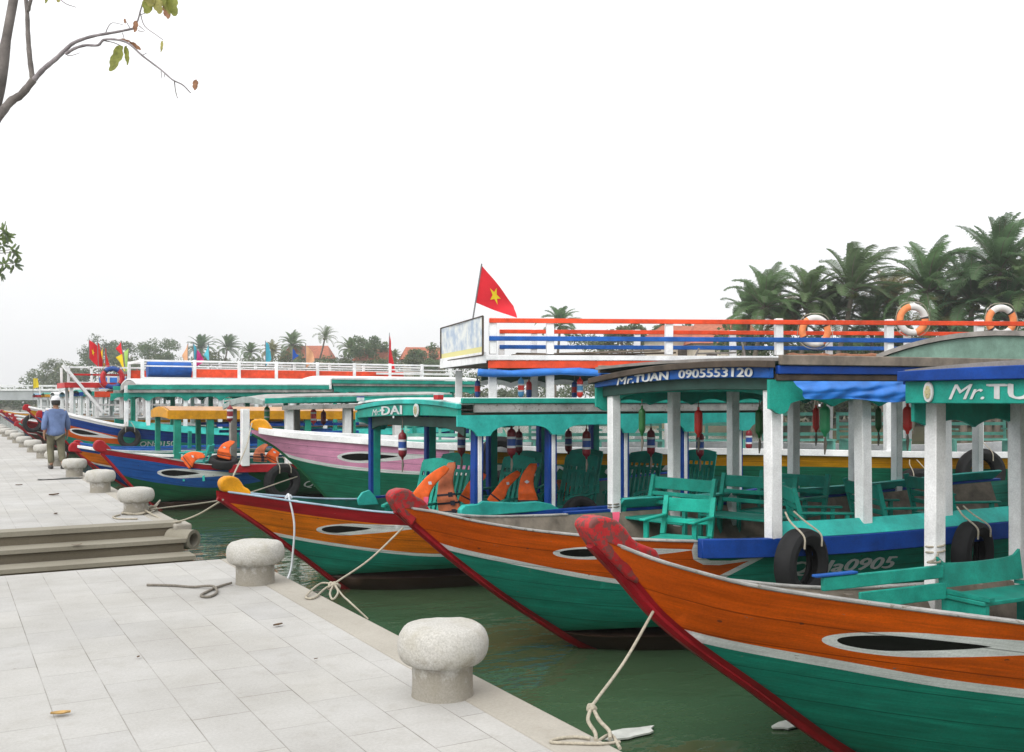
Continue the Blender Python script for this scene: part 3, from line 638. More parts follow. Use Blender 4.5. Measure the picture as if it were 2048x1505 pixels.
# H: large green boat with white topped turquoise roof
h = Boat('H', 'large green boat with orange bow eye, blue rubbing strake and white roof with turquoise valance', 2.7, 34.8, 0, 15,
         [(0, 1.85), (.4, 1.4), (1.2, .5), (2.0, -.2), (3, -.5), (9, -.5), (14, -.3), (15, 0)], [(0, 2.15), (.5, 2.02), (1.2, 1.83), (2.2, 1.6), (4, 1.38), (6, 1.25), (12, 1.2), (15, 1.4)],
         [(0, .08), (.5, .4), (1.2, .85), (2.2, 1.3), (3.5, 1.5), (8, 1.55), (13, 1.35), (15, 1.0)])
h.hull('GREEN', [(h.band(-.1, 2.2, lambda x: 2.9, lambda x: pchip([(-.1, 1.7), (.5, 1.35), (1.2, 1.13), (2.2, 1.0)])(x)), 'ORANGE')]+eye(.75, 2.1, 1.47, 1.2, .13, .6)+
       [(h.band(-.1, 16, lambda x: 2.9, lambda x: h.sh(x)-.34), 'BLUE'), (h.band(-.1, 2.4, lambda x: 2.9, lambda x: h.sh(x)-.1), 'WHITE'), ([(-.1, -.6), (16, -.6), (16, .15), (-.1, .15)], 'BROWN')], step=.22)
h.rails('gunwale', WHITE, .1, 2.3, [(.04, -.03), (-.1, -.03), (-.1, .05), (.04, .05)], 12); h.rails('coaming', AQUA, 2.3, 14.8, [(.06, -.02), (.02, -.02), (-.16, .2), (-.1, .2)], 20); h.stempost(RED, .15, .14)
h.inside(TEAL, TEAL, 1.5, 14.5, .9); h.text('QNa0150', 2.72, 3.75, K(1.0), .19, M_LETTER, .05, .02)
HR = lambda x: 2.86+.005*(x-2)
h.posts([2.3, 2.95, 4.1, 5.2, 6.4, 7.6, 8.8], -1.35, lambda x: h.sh(x), HR, WHITE, .12); h.posts([2.9, 4.2, 5.5, 6.8, 8.2], 1.3, K(1.0), HR, P_('GREEN'), .14)
h.roof(WHITE, 2.55, 9.1, 1.55, lambda x: HR(x)+.03, .18, .04)
for sd in (1, -1):
    h.sidebeam('roof_edge_board', TEAL, 2.3, 9.1, sd*1.55, lambda x: HR(x)+.02, lambda x: HR(x)-.12); h.sidebeam('side_board', WORNWHITE, 2.3, 9.1, sd*1.52, lambda x: HR(x)-.12, lambda x: HR(x)-.22)
    h.valance(TEAL, 2.2, 9.1, sd*1.45, lambda x: HR(x)-.22, bracket([2.22, 2.92, 4.1, 5.2, 6.4, 7.6, 8.8], lambda x: HR(x)-.22, .13, .12, .25, .08))
h.crossbeam('roof_edge_board', WORNWHITE, 2.55, 1.5, lambda y: 2.88+.17*(1-(y/1.55)**2), lambda y: 2.7+.1*(1-(y/1.55)**2))
h.roof(WHITE, 8.9, 14.6, 1.75, K(3.12), .1, .06, name='rear_roof')
for sd in (1, -1):
    h.sidebeam('roof_edge_board', TEAL, 8.9, 14.6, sd*1.76, K(3.10), K(2.98)); h.sidebeam('side_board', WORNWHITE, 8.95, 14.6, sd*1.72, K(2.98), K(2.9)); h.valance(TEAL, 9.0, 14.5, sd*1.66, K(2.9), scallop(K(2.9), .2, .08, .55))
h.crossbeam('rear_gable', WHITE, 8.88, 1.7, lambda y: 3.14+.08*(1-(y/1.7)**2), K(2.78), .05)
h.posts([9.1, 10.6, 12.1, 13.6], -1.5, K(1.2), K(2.95), TEAL, .12)
# I: double-decker with white and orange railing
ib = simple_boat('I', 'double-decked boat with long white railing, orange panels and pale blue deck edge', 2.9, 38.8, 0, 16, 2.0, 1.5, 'BROWN', 'ORANGE', 'WHITE', WHITE, RED, RED, 1.05, .5, eyes=False)
M_PBLUE = paint('faded_blue_paint', (.16, .36, .5), wear=.8)
ib.sidebeam('deck_edge', M_PBLUE, 3.2, 15.5, -1.56, K(3.16), K(2.94), .08); ib.sidebeam('deck_edge', WHITE, 3.2, 15.5, -1.58, K(3.22), K(3.165), .1); ib.sidebeam('lower_board', WORNWHITE, 3.3, 15.5, -1.53, K(2.93), K(2.75), .06)
MB().box(3.2, 15.5, -1.5, 1.5, 3.1, 3.16).build('upper_deck', M_WOOD, ib.root)
ipx = [3.2, 5.0, 6.6, 8.0, 9.6, 11.1, 12.6, 14.0, 15.3]
for y in (-1.5, 1.4):
    ib.posts(ipx, y, K(3.15), K(3.86), WHITE, .11, name='rail_post')
    ib.sidebeam('top_rail', WHITE, 3.15, 15.4, y, K(3.84), K(3.775), .05); ib.sidebeam('middle_rail', WHITE, 3.2, 15.4, y, K(3.64), K(3.595), .04)
    ib.sidebeam('orange_panel', VERM, 3.2 if y > 0 else 5.0, 13.2, y+.03, K(3.53), K(3.22), .03)
MB().bar((3.2, -1.5, 3.8), (3.2, 1.4, 3.8), .06, .1).build('top_rail', WHITE, ib.root); ib.sidebeam('deck_edge', WHITE, 12, 15.4, -1.54, K(3.5), K(3.42), .04)
ib.posts([3.4, 5.5, 7.6, 9.7, 11.8, 13.9, 15.2], -1.4, K(1.4), K(2.95), WHITE, .14); ib.posts([3.4, 5.5, 7.6, 9.7, 11.8], 1.3, K(1.4), K(2.95), WHITE, .14)
MB().tube([(3.45, -1.0, 3.5), (4.95, -1.0, 3.5)], .3, 18).build('water_barrel', P_('SKYBLUE'), ib.root, ang=50)
# J: white boat with upper deck, stair and flags
j = simple_boat('J', 'white two-decked boat with sloping white stair and red upper deck edge', 2.75, 43.2, 0, 14, 2.2, 1.72, 'BLUE', 'YELLOW', 'WHITE', WHITE, RED, RED, 1.1, .35, eyes=False)
J = j.loc
jd = J(150, 765, -1.5)[0]
MB().box(1.3, 13, -1.5, 1.4, 2.98, 3.05).build('upper_deck', M_WOOD, j.root)
j.sidebeam('deck_edge', P_('BRIGHTRED'), 1.3, 13, -1.52, K(3.08), K(2.88), .07); MB().bar((1.28, -1.5, 2.98), (1.28, 1.4, 2.98), .07, .2).build('deck_edge', P_('BRIGHTRED'), j.root)
j.posts([1.5, 2.4, 3.3, 4.2, 6, 8, 10, 12], -1.4, K(1.7), K(2.95), WHITE, .13); j.posts([1.6, 3.3, 5, 7, 9, 11], 1.3, K(1.7), K(2.95), WHITE, .12)
j.posts([1.4, 2.2, 3.2, 4.4, 6, 8, 10], -1.48, K(3.05), K(3.72), WHITE, .09, name='rail_post'); j.posts([1.4, 3.2, 6, 8], 1.35, K(3.05), K(3.72), WHITE, .09, name='rail_post')
for z in (3.7, 3.42): j.sidebeam('hand_rail', WHITE if z > 3.5 else P_('BRIGHTRED'), 1.4, 12, -1.5, K(z), K(z-.07), .05)
j.sidebeam('lower_rail', WHITE, 2.3, 12, -1.35, K(2.25), K(2.18), .05)
mb = MB()
for y in (-1.62, -1.2): mb.bar((2.6, y, 1.95), (1.2, y, 3.75), .06, .1)
for i in range(8): mb.bar((2.6-1.4*i/8, -1.62, 1.95+1.8*i/8), (2.6-1.4*i/8, -1.2, 1.95+1.8*i/8), .12, .03)
mb.build('stair', WHITE, j.root)
j.roof(WHITE, 3.1, 6.5, 1.6, K(2.72), .1, .05, name='side_roof'); j.sidebeam('orange_valance', VERM, 2.3, 4.2, -1.62, K(2.74), K(2.52), .06)
mb = MB()
for i in range(5): mb.bar((3.3+.18*i, -1.3, 1.78), (3.3+.18*i, -1.3, 2.3), .05, .04)
mb.bar((3.25, -1.3, 2.3), (4.1, -1.3, 2.3), .05, .08).bar((3.25, -1.3, 1.95), (4.1, -1.3, 1.95), .3, .05).build('bench_back', WHITE, j.root)
# farther boats, partly hidden behind the walking man
far = [('M', 'dark red boat with a tyre on its bow beyond the walking man', 3.0, 48.5, 'BROWN', 'RED', 'RED', 1.55, 1.2, P_('BRIGHTRED')),
       ('N', 'red boat with an aqua gunwale at the left edge of the quay row', 3.0, 53.2, 'BROWN', 'RED', 'TEAL', 1.35, 1.1, AQUA),
       ('O', 'green roofed boat with yellow stripe beyond the red hulls', 3.2, 58.5, 'DKGREEN', 'YELLOW', 'WHITE', 1.5, 1.2, WHITE),
       ('Q', 'far boat with a blue tarpaulin roof beside the bridge', 3.4, 64.0, 'BLUE', 'WHITE', 'WHITE', 1.6, 1.3, WHITE),
       ('R', 'farthest white boat with an open upper deck', 3.4, 70.0, 'BROWN', 'WHITE', 'RED', 1.6, 1.3, WHITE),
       ('T', 'far boat with a green roof and red hull beyond the tarpaulin roofed one', 3.4, 77.0, 'BROWN', 'RED', 'YELLOW', 1.7, 1.3, YEL), ('U', 'last boat in the row, with a pale blue roof in front of the bridge', 3.4, 85.0, 'BLUE', 'WHITE', 'RED', 1.7, 1.4, WHITE)]
for kk, lb, v, u, ba, bc, tc, z0, zm, rl in far:
    b = simple_boat(kk, lb, v, u, 0, 12, z0, zm, ba, bc, tc, rl, RED, RED, 1., .4, eyes=False)
    b.posts([3.0, 4.5, 6, 7.5, 9, 10.5], -1.3, K(zm), K(2.75), WHITE, .12); b.posts([3, 5, 7, 9], 1.2, K(zm), K(2.75), WHITE, .12)
    b.roof({'M': WORNWHITE, 'N': TEAL, 'O': YEL, 'Q': WHITE, 'R': WHITE, 'T': P_('GREEN'), 'U': M_PBLUE}[kk], 2.6, 11, 1.5, K(2.75), .12, .05)
    for sd in (1, -1): b.sidebeam('side_board', {'M': TEAL, 'N': BLUE, 'O': P_('GREEN'), 'Q': M_PBLUE, 'R': WHITE, 'T': YEL, 'U': RED}[kk], 2.6, 11, sd*1.5, K(2.78), K(2.6))
    b.sidebeam('lower_rail', WHITE, 2.8, 10.6, -1.3, K(zm+.55), K(zm+.48), .05)
    if kk in 'MQRU':
        b.posts([2.9, 4.6, 6.3, 8, 9.7], -1.4, K(2.8), K(3.45), WHITE, .09, name='rail_post')
        for z in (3.45, 3.15): b.sidebeam('hand_rail', WHITE, 2.8, 10, -1.4, K(z), K(z-.06), .05)
    if kk == 'M':
        b.sidebeam('tarp_screen', M_TARP, 2.9, 6.2, -1.44, K(3.4), K(2.9), .03)
# ---------------------------------------------------------------- things hung on, standing in or lying on the boats
def tyre_proto():
    R, w, r = .285, .17, .155
    sec = [(r, -w*.30), (r+.03, -w*.46), (R-.05, -w*.52), (R-.012, -w*.42), (R, -w*.2), (R, w*.2), (R-.012, w*.42), (R-.05, w*.52), (r+.03, w*.46), (r, w*.30), (r+.018, w*.22), (R-.05, w*.3), (R-.04, 0), (R-.05, -w*.3), (r+.018, -w*.22)]
    return sec
TYRES = 'old car tyres hung as fenders'
def tyre(b, x, z, label, y=None, rx=90, scale=1., tilt=0., cords=True):
    y = y if y is not None else -(b.hy(x, z)+.17)
    t = thing('tyre_fender', label, 'tyre', b.w(x, y, z), -b.phi+radians(tilt), TYRES)
    Mx = Matrix.Rotation(radians(rx), 4, 'X')@Matrix.Scale(scale, 4)
    MB().ring(tyre_proto(), 40, None, Mx).build('rubber_ring', M_RUBBER, t, ang=35)
    if cords:
        for dx in (-.12, .14):
            mb = MB(); zt = .30*scale+.02
            mb.tube(smooth_path([(dx*.5, .13, zt+.1), (dx*.8, .05, zt+.02), (dx, -.09*scale, .24*scale), (dx*1.05, -.1*scale, .14*scale)]), .009, 6)
            mb.build('hanging_cord', M_ROPE, t)
tyre(d, *d.loc(1600, 1128, -1.55), 'black tyre hanging on the blue gunwale of the orange boat, left of its white number', y=-1.57, tilt=14, scale=1.13)
tyre(d, *d.loc(1942, 1105, -1.55), 'black tyre hanging on the blue gunwale, half hidden by the nearest white post', y=-1.57, tilt=14, scale=1.1)
tyre(f, *f.loc(567, 965, -1.36), 'large tyre hanging in front of the letters on the dark green hull', scale=1.45, tilt=5)
tyre(h, *h.loc(257, 875, -1.45), 'tyre hanging on the big green boat below its turquoise coaming', y=-1.6, scale=1.2)
tyre(e, *e.loc(1158, 1035, -1.2), 'tyre lying on the turquoise side bench behind the red prow head', y=-1.25, rx=75, scale=1.0, cords=False)
tyre(k, *k.loc(1000, 918, -1.7), 'dark tyre hanging on the yellow gunwale of the double-decked boat', y=-1.72, scale=1.35)
tyre(k, *k.loc(1830, 985, -1.7), 'tyre at the stern part of the yellow gunwale, seen between white posts', y=-1.75, scale=1.5)
tyre(k, *k.loc(1960, 945, -1.7), 'rearmost tyre on the yellow gunwale behind the white posts', y=-1.72, scale=1.5)
bm = BOATS['M']; tyre(bm, *bm.loc(68, 848, -1.2), 'tyre on the bow of the dark red boat left of the walking man', scale=1.4)
tyre(f, 2.35, 1.06, 'tyre lying on the deck beside the white canopy posts of the blue boat', y=-.9, rx=15, scale=1.1, cords=False)

FG = 'bottle-shaped fenders hung under the boat canopies'
def fender(b, px, py, y, label, cols, ln=.36, r=.055, tail=True, x=None, cord=.12):
    X, Z = b.loc(px, py, y)
    t = thing('hanging_fender', label, 'fender', b.w(X, y, Z), -b.phi, FG)
    n = len(cols); prof = [(.012, -ln/2-.03), (.02, -ln/2)]; mis = [0]
    names = []
    for c_ in cols:
        if c_ not in names: names.append(c_)
    zz = -ln/2
    def rr(q):
        a = abs(q)/(ln/2); return r*sqrt(max(.08, 1-max(0, (a-.62)/.40)**2))
    seg = []
    N = 24
    for i in range(1, N+1):
        q = -ln/2+ln*i/N; ci = cols[min(n-1, int((i-.5)/N*n))]
        prof.append((rr(q), q)); mis.append(names.index(ci))
    prof += [(.014, ln/2+.03)]; mis.append(names.index(cols[-1]))
    MB().lathe(prof, 14, mis).build('float_body', [M_FEND[c_] for c_ in names], t, ang=50)
    mb = MB().tube([(0, 0, ln/2+.02), (0, 0, ln/2+cord)], .007, 5)
    mb.build('cord', M_ROPEDK, t); mb = MB()
    if tail: mb.tube([(0, 0, -ln/2-.02), (.006, 0, -ln/2-.1), (-.004, 0, -ln/2-.2)], [.006, .018, .006], 6).build('tail_cord', M_ROPEDK, t)
A5 = ['maroon', 'maroon', 'maroon', 'white', 'blue', 'blue', 'blue', 'white', 'maroon', 'maroon', 'maroon']
for px, py, y, lb, cord in ((805, 890, .2, 'maroon and blue fender in the front opening of the turquoise canopy, above a life vest', .3), (923, 885, .2, 'maroon and blue fender beside the first blue and white near post', .25), (1023, 885, -1.25, 'larger maroon fender with a bright blue band, overlapping a dim one', .15),
                      (1038, 885, .9, 'dim maroon fender half hidden behind its bright blue banded neighbour', .2), (1137, 883, .9, 'small maroon fender under the turquoise valance beside the second near post', .2), (1173, 888, -1.25, 'maroon and blue fender just left of the front white post of the orange boat', .15),
                      (1302, 885, -1.25, 'maroon and blue fender seen between the first and second white posts of the orange boat', .15), (1400, 890, -1.25, 'maroon fender with blue band directly below the bright red fender', .2), (1498, 880, .9, 'dull maroon fender seen right of the third white post', .2)):
    fender(e, px, py, y, lb, A5, .345 if y < 0 else .34, .057, True, None, cord)
for px, py, y, lb, cols, ln, r in ((1397, 845, .9, 'bright red fender hanging high inside the orange boat canopy', ['verm'], .31, .052), (1284, 842, .9, 'slim green fender inside the canopy next to the front white post', ['dkgreen'], .30, .042), (1519, 845, .2, 'dark green fender left of the near front white post', ['dkgreen'], .31, .05),
                             (1650, 840, -1.2, 'ribbed bright green fender below the blue tarp', ['green', 'green', 'green', 'green'], .29, .053), (1815, 838, -1.2, 'bright red fender below the blue tarp, left of the nearest white post', ['verm'], .27, .05), (1757, 838, .9, 'dark green fender right of the second near white post', ['dkgreen'], .31, .045), (1632, 838, 1.0, 'thin red fender peeping out behind the ribbed green fender', ['verm'], .3, .045)):
    fender(d, px, py, y, lb, cols, ln*.92, r*.92, True, None, .1)
for px, py, y, lb, cols in ((460, 828, -1.05, 'maroon fender with white rings at the grey canopy front corner', ['maroon', 'maroon', 'white', 'maroon', 'maroon', 'maroon', 'white', 'maroon', 'maroon']), (534, 828, .3, 'green fender with white rings above the pink bow', ['green', 'green', 'white', 'green', 'green', 'green', 'white', 'green', 'green']), (627, 833, -.9, 'red fender with two white rings under the grey canopy', ['red', 'red', 'white', 'red', 'red', 'red', 'white', 'red', 'red']), (647, 836, .6, 'dark maroon fender under the grey canopy, right of the red ringed one', ['maroon', 'maroon', 'maroon', 'maroon'])):
    fender(f, px, py, y, lb, cols, .33, .065, False, None, .12)
SB = ['sky', 'sky', 'sky', 'white', 'verm', 'verm', 'verm', 'white', 'sky', 'sky', 'sky']; RB = ['verm', 'verm', 'verm', 'white', 'sky', 'sky', 'sky', 'white', 'verm', 'verm', 'verm']; DB = ['blue', 'blue', 'red', 'red', 'blue', 'blue']
for px, py, y, lb, cols in ((955, 778, .8, 'dark blue and red fender left of the first white upper post', DB), (1042, 776, -1.3, 'light blue fender with red band below the rolled blue tarp', SB), (1058, 780, .4, 'tilted dim fender behind the light blue one below the tarp', ['blue', 'blue', 'red', 'red']), (1160, 777, -1.3, 'red fender with light blue band left of the blue name board', RB), (1149, 780, .6, 'dim red and blue fender half hidden by the bright red one', DB)):
    fender(k, px, py, y, lb, cols, .33, .055, False, None, .1)

# chairs
def armchair(mat, wd=.5, label='', loc=(0,0,0), rot=0, group='turquoise seats on the boats', slats=1, hb=.78, name='armchair', cat='chair'):
    t = thing(name, label, cat, loc, rot, group)
    # local: faces -x, width along y, floor z = 0
    h = wd/2
    for sy in (-1, 1):
        MB().bar((-.2, sy*h, 0), (-.2, sy*h, .60), .04, .045, up=(0,1,0)).build('leg', mat, t)
        MB().bar((.22, sy*h, 0), (.22, sy*h, .42), .045, .05, up=(0,1,0)).bar((.22, sy*h, .42), (.33, sy*h, hb+.03), .045, .05, up=(0,1,0)).build('leg', mat, t)
        MB().box(-.30, .27, sy*h-.035, sy*h+.035, .60, .625).build('armrest', mat, t, bevel=.008, seg=1)
    MB().box(-.24, .24, -h, h, .39, .42).build('seat', mat, t, bevel=.006, seg=1)
    mb = MB(); top = hb
    mb.bar((.325, -h, top-.06), (.325, h, top-.06), .025, .14)
    for i in range(slats):
        z = .56+.10*i; x = .22+.11*(z-.42)/(hb-.39); mb.bar((x, -h, z), (x, h, z), .022, .05)
    mb.build('backrest', mat, t, bevel=.006, seg=1)
    return t
def lounge(mat, label, loc, rot, wd=.5):
    t = thing('lounge_chair', label, 'chair', loc, rot, 'slat-backed seats under the turquoise canopy'); h = wd/2
    for sy in (-1, 1):
        MB().bar((-.28, sy*h, 0), (-.28, sy*h, .55), .04, .05, up=(0,1,0)).build('leg', mat, t)
        MB().bar((.2, sy*h, 0), (.24, sy*h, .55), .04, .05, up=(0,1,0)).build('leg', mat, t)
        MB().loft([[(x, sy*h-.03, z), (x, sy*h+.03, z), (x, sy*h+.03, z+.03), (x, sy*h-.03, z+.03)] for x, z in ((-.36, .52), (-.25, .55), (-.05, .55), (.15, .545), (.32, .57))]).build('armrest', mat, t)
    MB().loft([[(x, -h, z), (x, h, z), (x, h, z+.03), (x, -h, z+.03)] for x, z in ((-.33, .40), (-.2, .41), (.0, .37), (.2, .33))]).build('seat', mat, t)
    mb = MB(); B0 = Vector((.2, 0, .34)); B1 = Vector((.43, 0, 1.06))
    for i in range(7):
        y = -h+.03+(wd-.06)*i/6; a = B0.lerp(B1, .05); b = B0.lerp(B1, .72); mb.bar((a.x, y, a.z), (b.x, y, b.z), .045, .02, up=(1,0,0))
    for i in range(5):
        y = -h*.7+wd*.7*i/4; a = B0.lerp(B1, .72); b = B0.lerp(B1, .86); mb.bar((a.x, y, a.z), (b.x, y, b.z), .03, .02, up=(1,0,0))
    for sy in (-1, 1): mb.bar((B0.x, sy*h, B0.z), (B1.x, sy*h, B1.z), .04, .03, up=(1,0,0))
    a = B0.lerp(B1, .73); mb.bar((a.x, -h, a.z), (a.x, h, a.z), .022, .05)
    pts = []
    for i in range(13):
        y = -h-.01+(wd+.02)*i/12; pts.append((y, .155+.035*cos((y/h)*pi/2)))
    b0 = B0.lerp(B1, .84); dx = (B1-B0).normalized()
    mb.loft([[(b0.x-.012, y, b0.z), (b0.x+.012, y, b0.z), (b0.x+.012+dx.x*q, y, b0.z+dx.z*q), (b0.x-.012+dx.x*q, y, b0.z+dx.z*q)] for y, q in pts])
    mb.build('backrest', mat, t)
    return t
lab = ['slat-backed chair nearest the turquoise bow end, draped with a faded life vest', 'slat-backed chair between the first two blue and white posts', 'slat-backed chair right of the second blue and white post', 'shaded slat-backed chair beyond the front white post', 'darkest slat-backed chair, farthest from the turquoise bow']
LC = []
for i, px in enumerate((868, 1033, 1160, 1290, 1400)):
    X, Z = e.loc(px, 1000, -.35); LC.append(lounge(TEAL, lab[i], e.w(X-.25, -.35, .52), -e.phi+.38, .52))
for i, px in enumerate((905, 1045, 1165)):
    X, Z = e.loc(px, 960, .75); lounge(TEAL, ['far row chair glimpsed behind the first life vests', 'far row chair half hidden by the second near post', 'far row chair with pale cut-outs beside the white hull number'][i], e.w(X-.25, .75, .52), -e.phi+.3, .62)
fx, fz = d.loc(1372, 1040, -.1)
armchair(P_('LEAFGREEN'), .52, 'bright green armchair standing in the open bow of the orange boat', d.w(fx-.1, -.1, .60), -d.phi+.55, 'turquoise seats on the boats', 1, .78)
for px, y, wd, rt, lb in ((1640, -.55, .62, 2.6, 'turquoise armchair right of the near front post, seen from behind'), (1490, .75, .95, .35, 'shaded double seat left of the near front white post'),
                          (1780, -.45, .85, 2.75, 'wide turquoise seat between the second near post and the nearest tall post'), (1905, -.3, .9, 2.8, 'wide turquoise seat right of the nearest tall white post'), (1560, .9, .9, .3, 'dark wide seat behind the near front white post'), (1330, .95, .9, .25, 'shaded seat between the two front posts of the orange boat')):
    X, Z = d.loc(px, 1040, y); armchair(TEAL, wd, lb, d.w(X, y, .66), -d.phi+rt, 'turquoise seats on the boats', 2, .84)
cb, cz = c.loc(1955, 1160, .75)
def bench(b, x, y, z, ln, mat, label, rot=0, hb=.5, group='turquoise seats on the boats', slats=None):
    t = thing('bench', label, 'bench', b.w(x, y, z), -b.phi+rot, group); h = ln/2
    MB().box(-h, h, -.2, .2, .30, .335).build('seat', mat, t, bevel=.006, seg=1)
    mb = MB()
    if slats is None:
        pr = []
        for i in range(17):
            xx = -h+ln*i/16; q = abs(xx)/h; pr.append((xx, hb-.02*(1-q*q)+.05*max(0, (q-.85)/.15)))
        mb.loft([[(xx, .2, .38), (xx, .225, .38), (xx, .26, zt), (xx, .235, zt)] for xx, zt in pr])
    else:
        for i in range(slats): 
            zz = .42+(hb-.42)*i/(slats-1); mb.bar((-h, .2+.05*i/slats, zz), (h, .2+.05*i/slats, zz), .02, .06)
        for xx in (-h, 0, h): mb.bar((xx, .22, .3), (xx, .26, hb+.03), .05, .03)
    mb.build('backrest', mat, t)
    for xx in (-h+.04, h-.04):
        MB().box(xx-.02, xx+.02, -.2, .22, 0, .3).build('leg', mat, t); MB().box(xx-.03, xx+.03, -.24, .24, .34 if slats is None else .5, .37 if slats is None else .53).build('armrest', mat, t)
bench(c, 4.45, .82, .50, 1.0, TEAL, 'long turquoise bench with curved back inside the nearest boat', 0, .58)
ml = ['pale mint slatted bench on the double-decked boat, above the pink eye tail', 'pale mint bench seen above the first life vests', 'pale mint bench seen above the second blue and white post', 'pale mint bench between the front white posts of the orange boat', 'pale mint bench left of the near front white post', 'pale mint bench seen under the blue tarp', 'pale mint bench right of the second near white post', 'pale mint bench at the right, beside the nearest tall post']
for i, px in enumerate((880, 1010, 1130, 1260, 1420, 1600, 1750, 1960)):
    X, Z = k.loc(px, 870, -.5); bench(k, X, -.5, 1.35, 1.25, MINT, ml[i], 0, .80, 'mint benches on the double-decked boat', 3)
for px, lb in ((392, 'turquoise folding chair standing in the bow of the blue boat'),):
    X, Z = f.loc(px, 915, -.5); armchair(AQUA, .5, lb, f.w(X, -.5, .66), -f.phi-.5, 'turquoise seats on the boats', 2, .75)

# life vests
VG = 'orange life vests on the boats'
VL = pchip([(0, -.5), (.1, -.53), (.35, -.52), (.6, -.44), (.8, -.26), (.92, -.06), (1, .1)]); VR = pchip([(0, .5), (.16, .53), (.3, .46), (.45, .33), (.6, .29), (.78, .36), (.92, .47), (1, .45)])
def vest(loc, rotz, roll, label, mat, strap=True, ln=.6, wd=.26, bend=.1, mir=1):
    """one half of a foam vest hung up by its shoulder: wide hem, armhole on one side, narrow shoulder"""
    t = thing('life_vest', label, 'life vest', loc, rotz, VG)
    M = Matrix.Rotation(roll, 4, 'Y')
    def sec(u, grow=0.):
        l, r = VL(u)*wd-grow, VR(u)*wd+grow; cx = (l+r)/2*mir; hw = (r-l)/2; th = .030*(1-.35*u)*(.82+.28*abs(sin(u*9.5+.4))**.5)+grow; yb = bend*(u-.25)**2*2.2+.012*sin(u*14); out = []
        for q in range(14):
            a = 2*pi*q/14; ca, sa = cos(a), sin(a)
            out.append(M @ Vector((cx+hw*(abs(ca)**.45)*(1 if ca > 0 else -1), yb+th*(abs(sa)**.6)*(1 if sa > 0 else -1)-.008*sin(u*22)*(1 if sa < 0 else 0), ln*u)))
        return out
    MB().loft([sec(i/22) for i in range(23)]).build('vest_body', mat, t, ang=55)
    for u in ((.10, .26, .42) if mat == M_VESTDIRTY else (.16,)) if strap else (.16,):
        MB().loft([sec(u-.018, .005), sec(u+.018, .005)]).build('strap', M_STRAP, t)
        if mat != M_VEST: MB().add([M @ Vector(((VR(u)*.55-.02+a_)*wd*.9, -.052, ln*u+b_)) for a_, b_ in ((-.12, -.03), (.12, -.03), (.12, .03), (-.12, .03))], [(0, 1, 2, 3)]).build('buckle', M_STRAP, t)
    if strap and mat == M_VEST: MB().add([M @ Vector((a_*wd*mir-.05*wd, -.046, ln*.6+b_)) for a_, b_ in ((-.14, 0), (0, -.025), (.14, 0), (0, .025))], [(0, 1, 2, 3)]).build('reflective_patch', M_FEND['white'], t)
for px, py, y, rz, roll, lb, m, ln, wd, mir in ((822, 1022, -.75, .1, .62, 'red orange vest leaning from the first chair back down towards the red prow head', M_VEST, .70, .21, 1), (900, 1034, -.8, -.1, -.10, 'faded dirty vest with three black buckles hanging beside the first chair', M_VESTDIRTY, .68, .27, 1),
      (930, 1008, -.3, .2, .5, 'bright vest just left of the first blue and white post', M_VEST, .48, .2, 1), (985, 1008, -.6, .2, .66, 'vest slung diagonally over the second chair arm', M_VEST, .56, .18, 1), (1056, 1016, -.85, -.05, .0, 'bright orange vest with dark blue belt hanging upright on the second chair', M_VEST, .58, .25, 1), (1128, 1002, .1, 0, 0, 'dark orange vest lying low behind the second post', M_VESTDIRTY, .30, .26, -1)):
    X, Z = e.loc(px, py, y); vest(e.w(X, y, Z), -YAW+rz, roll, lb, m, True, ln, wd, .08, mir)
for px, py, lb, m, roll in ((370, 928, 'orange vest lying folded on the bow of the blue boat', M_VEST, .9), (447, 917, 'orange vest beside the green posts of the yellow canopy', M_VEST, .2), (520, 924, 'orange vest standing up by the grey canopy', M_VESTDIRTY, .05), (541, 924, 'red vest leaning against the pink bow side of the blue boat', M_VEST, .5)):
    X, Z = f.loc(px, py, -.8); vest(f.w(X, -.8, Z), -YAW, roll, lb, m, True, .40, .3, .1)
# life rings on the double-decker
M_RINGO = plain('ring_orange', (.85, .26, .09), .6, .2, 8); M_RINGW = plain('ring_white', (.72, .7, .68), .6, .2, 8); M_RINGB = plain('ring_black', (.02, .02, .025), .6, .2)
RING_SEC = [(.265+.07*cos(2*pi*q/12), .058*sin(2*pi*q/12)) for q in range(12)]
def life_ring(loc, rotz, roll, label, group='life rings on the upper railing', mats=None, sc=1.):
    t = thing('life_ring', label, 'life ring', loc, rotz, group)
    mis = []
    for q in range(40):
        w = q % 20; mis.append(0 if w < 9 else (2 if w == 9 else 1 if w < 19 else 1))
    M = Matrix.Rotation(radians(90), 4, 'X')@Matrix.Rotation(roll, 4, 'Z')@Matrix.Scale(sc, 4)
    MB().ring(RING_SEC, 40, mis, M).build('ring_body', mats or [M_RINGO, M_RINGW, M_RINGB], t, ang=60)
    mb = MB(); P = [Vector((.36*cos(a), .03*sin(4*a), .36*sin(a))) for a in [2*pi*q/40 for q in range(41)]]
    mb.tube([p*(1+.05*abs(sin(q*pi/10)))*sc for q, p in enumerate(P)], .008, 5).build('grab_rope', M_ROPE, t)
for px, py, y, roll, lb in ((1630, 663, .95, .2, 'orange and white life ring standing low behind the railing, leftmost of the three'), (1825, 640, .9, -.15, 'orange and white life ring raised above the top rail beside a double post'), (2002, 642, .95, .4, 'faded orange life ring near the right end of the railing')):
    X, Z = k.loc(px, py, y); life_ring(k.w(X, y, Z), -k.phi, roll+pi*.62, lb)
X, Z = j.loc(225, 756, -1.7); life_ring(j.w(X, -1.7, Z), -j.phi, .9, 'red and dark blue ring on the white two-decked boat', 'life rings on the upper railing', [M_FEND['blue'], M_FEND['red'], M_RINGB], 1.35)
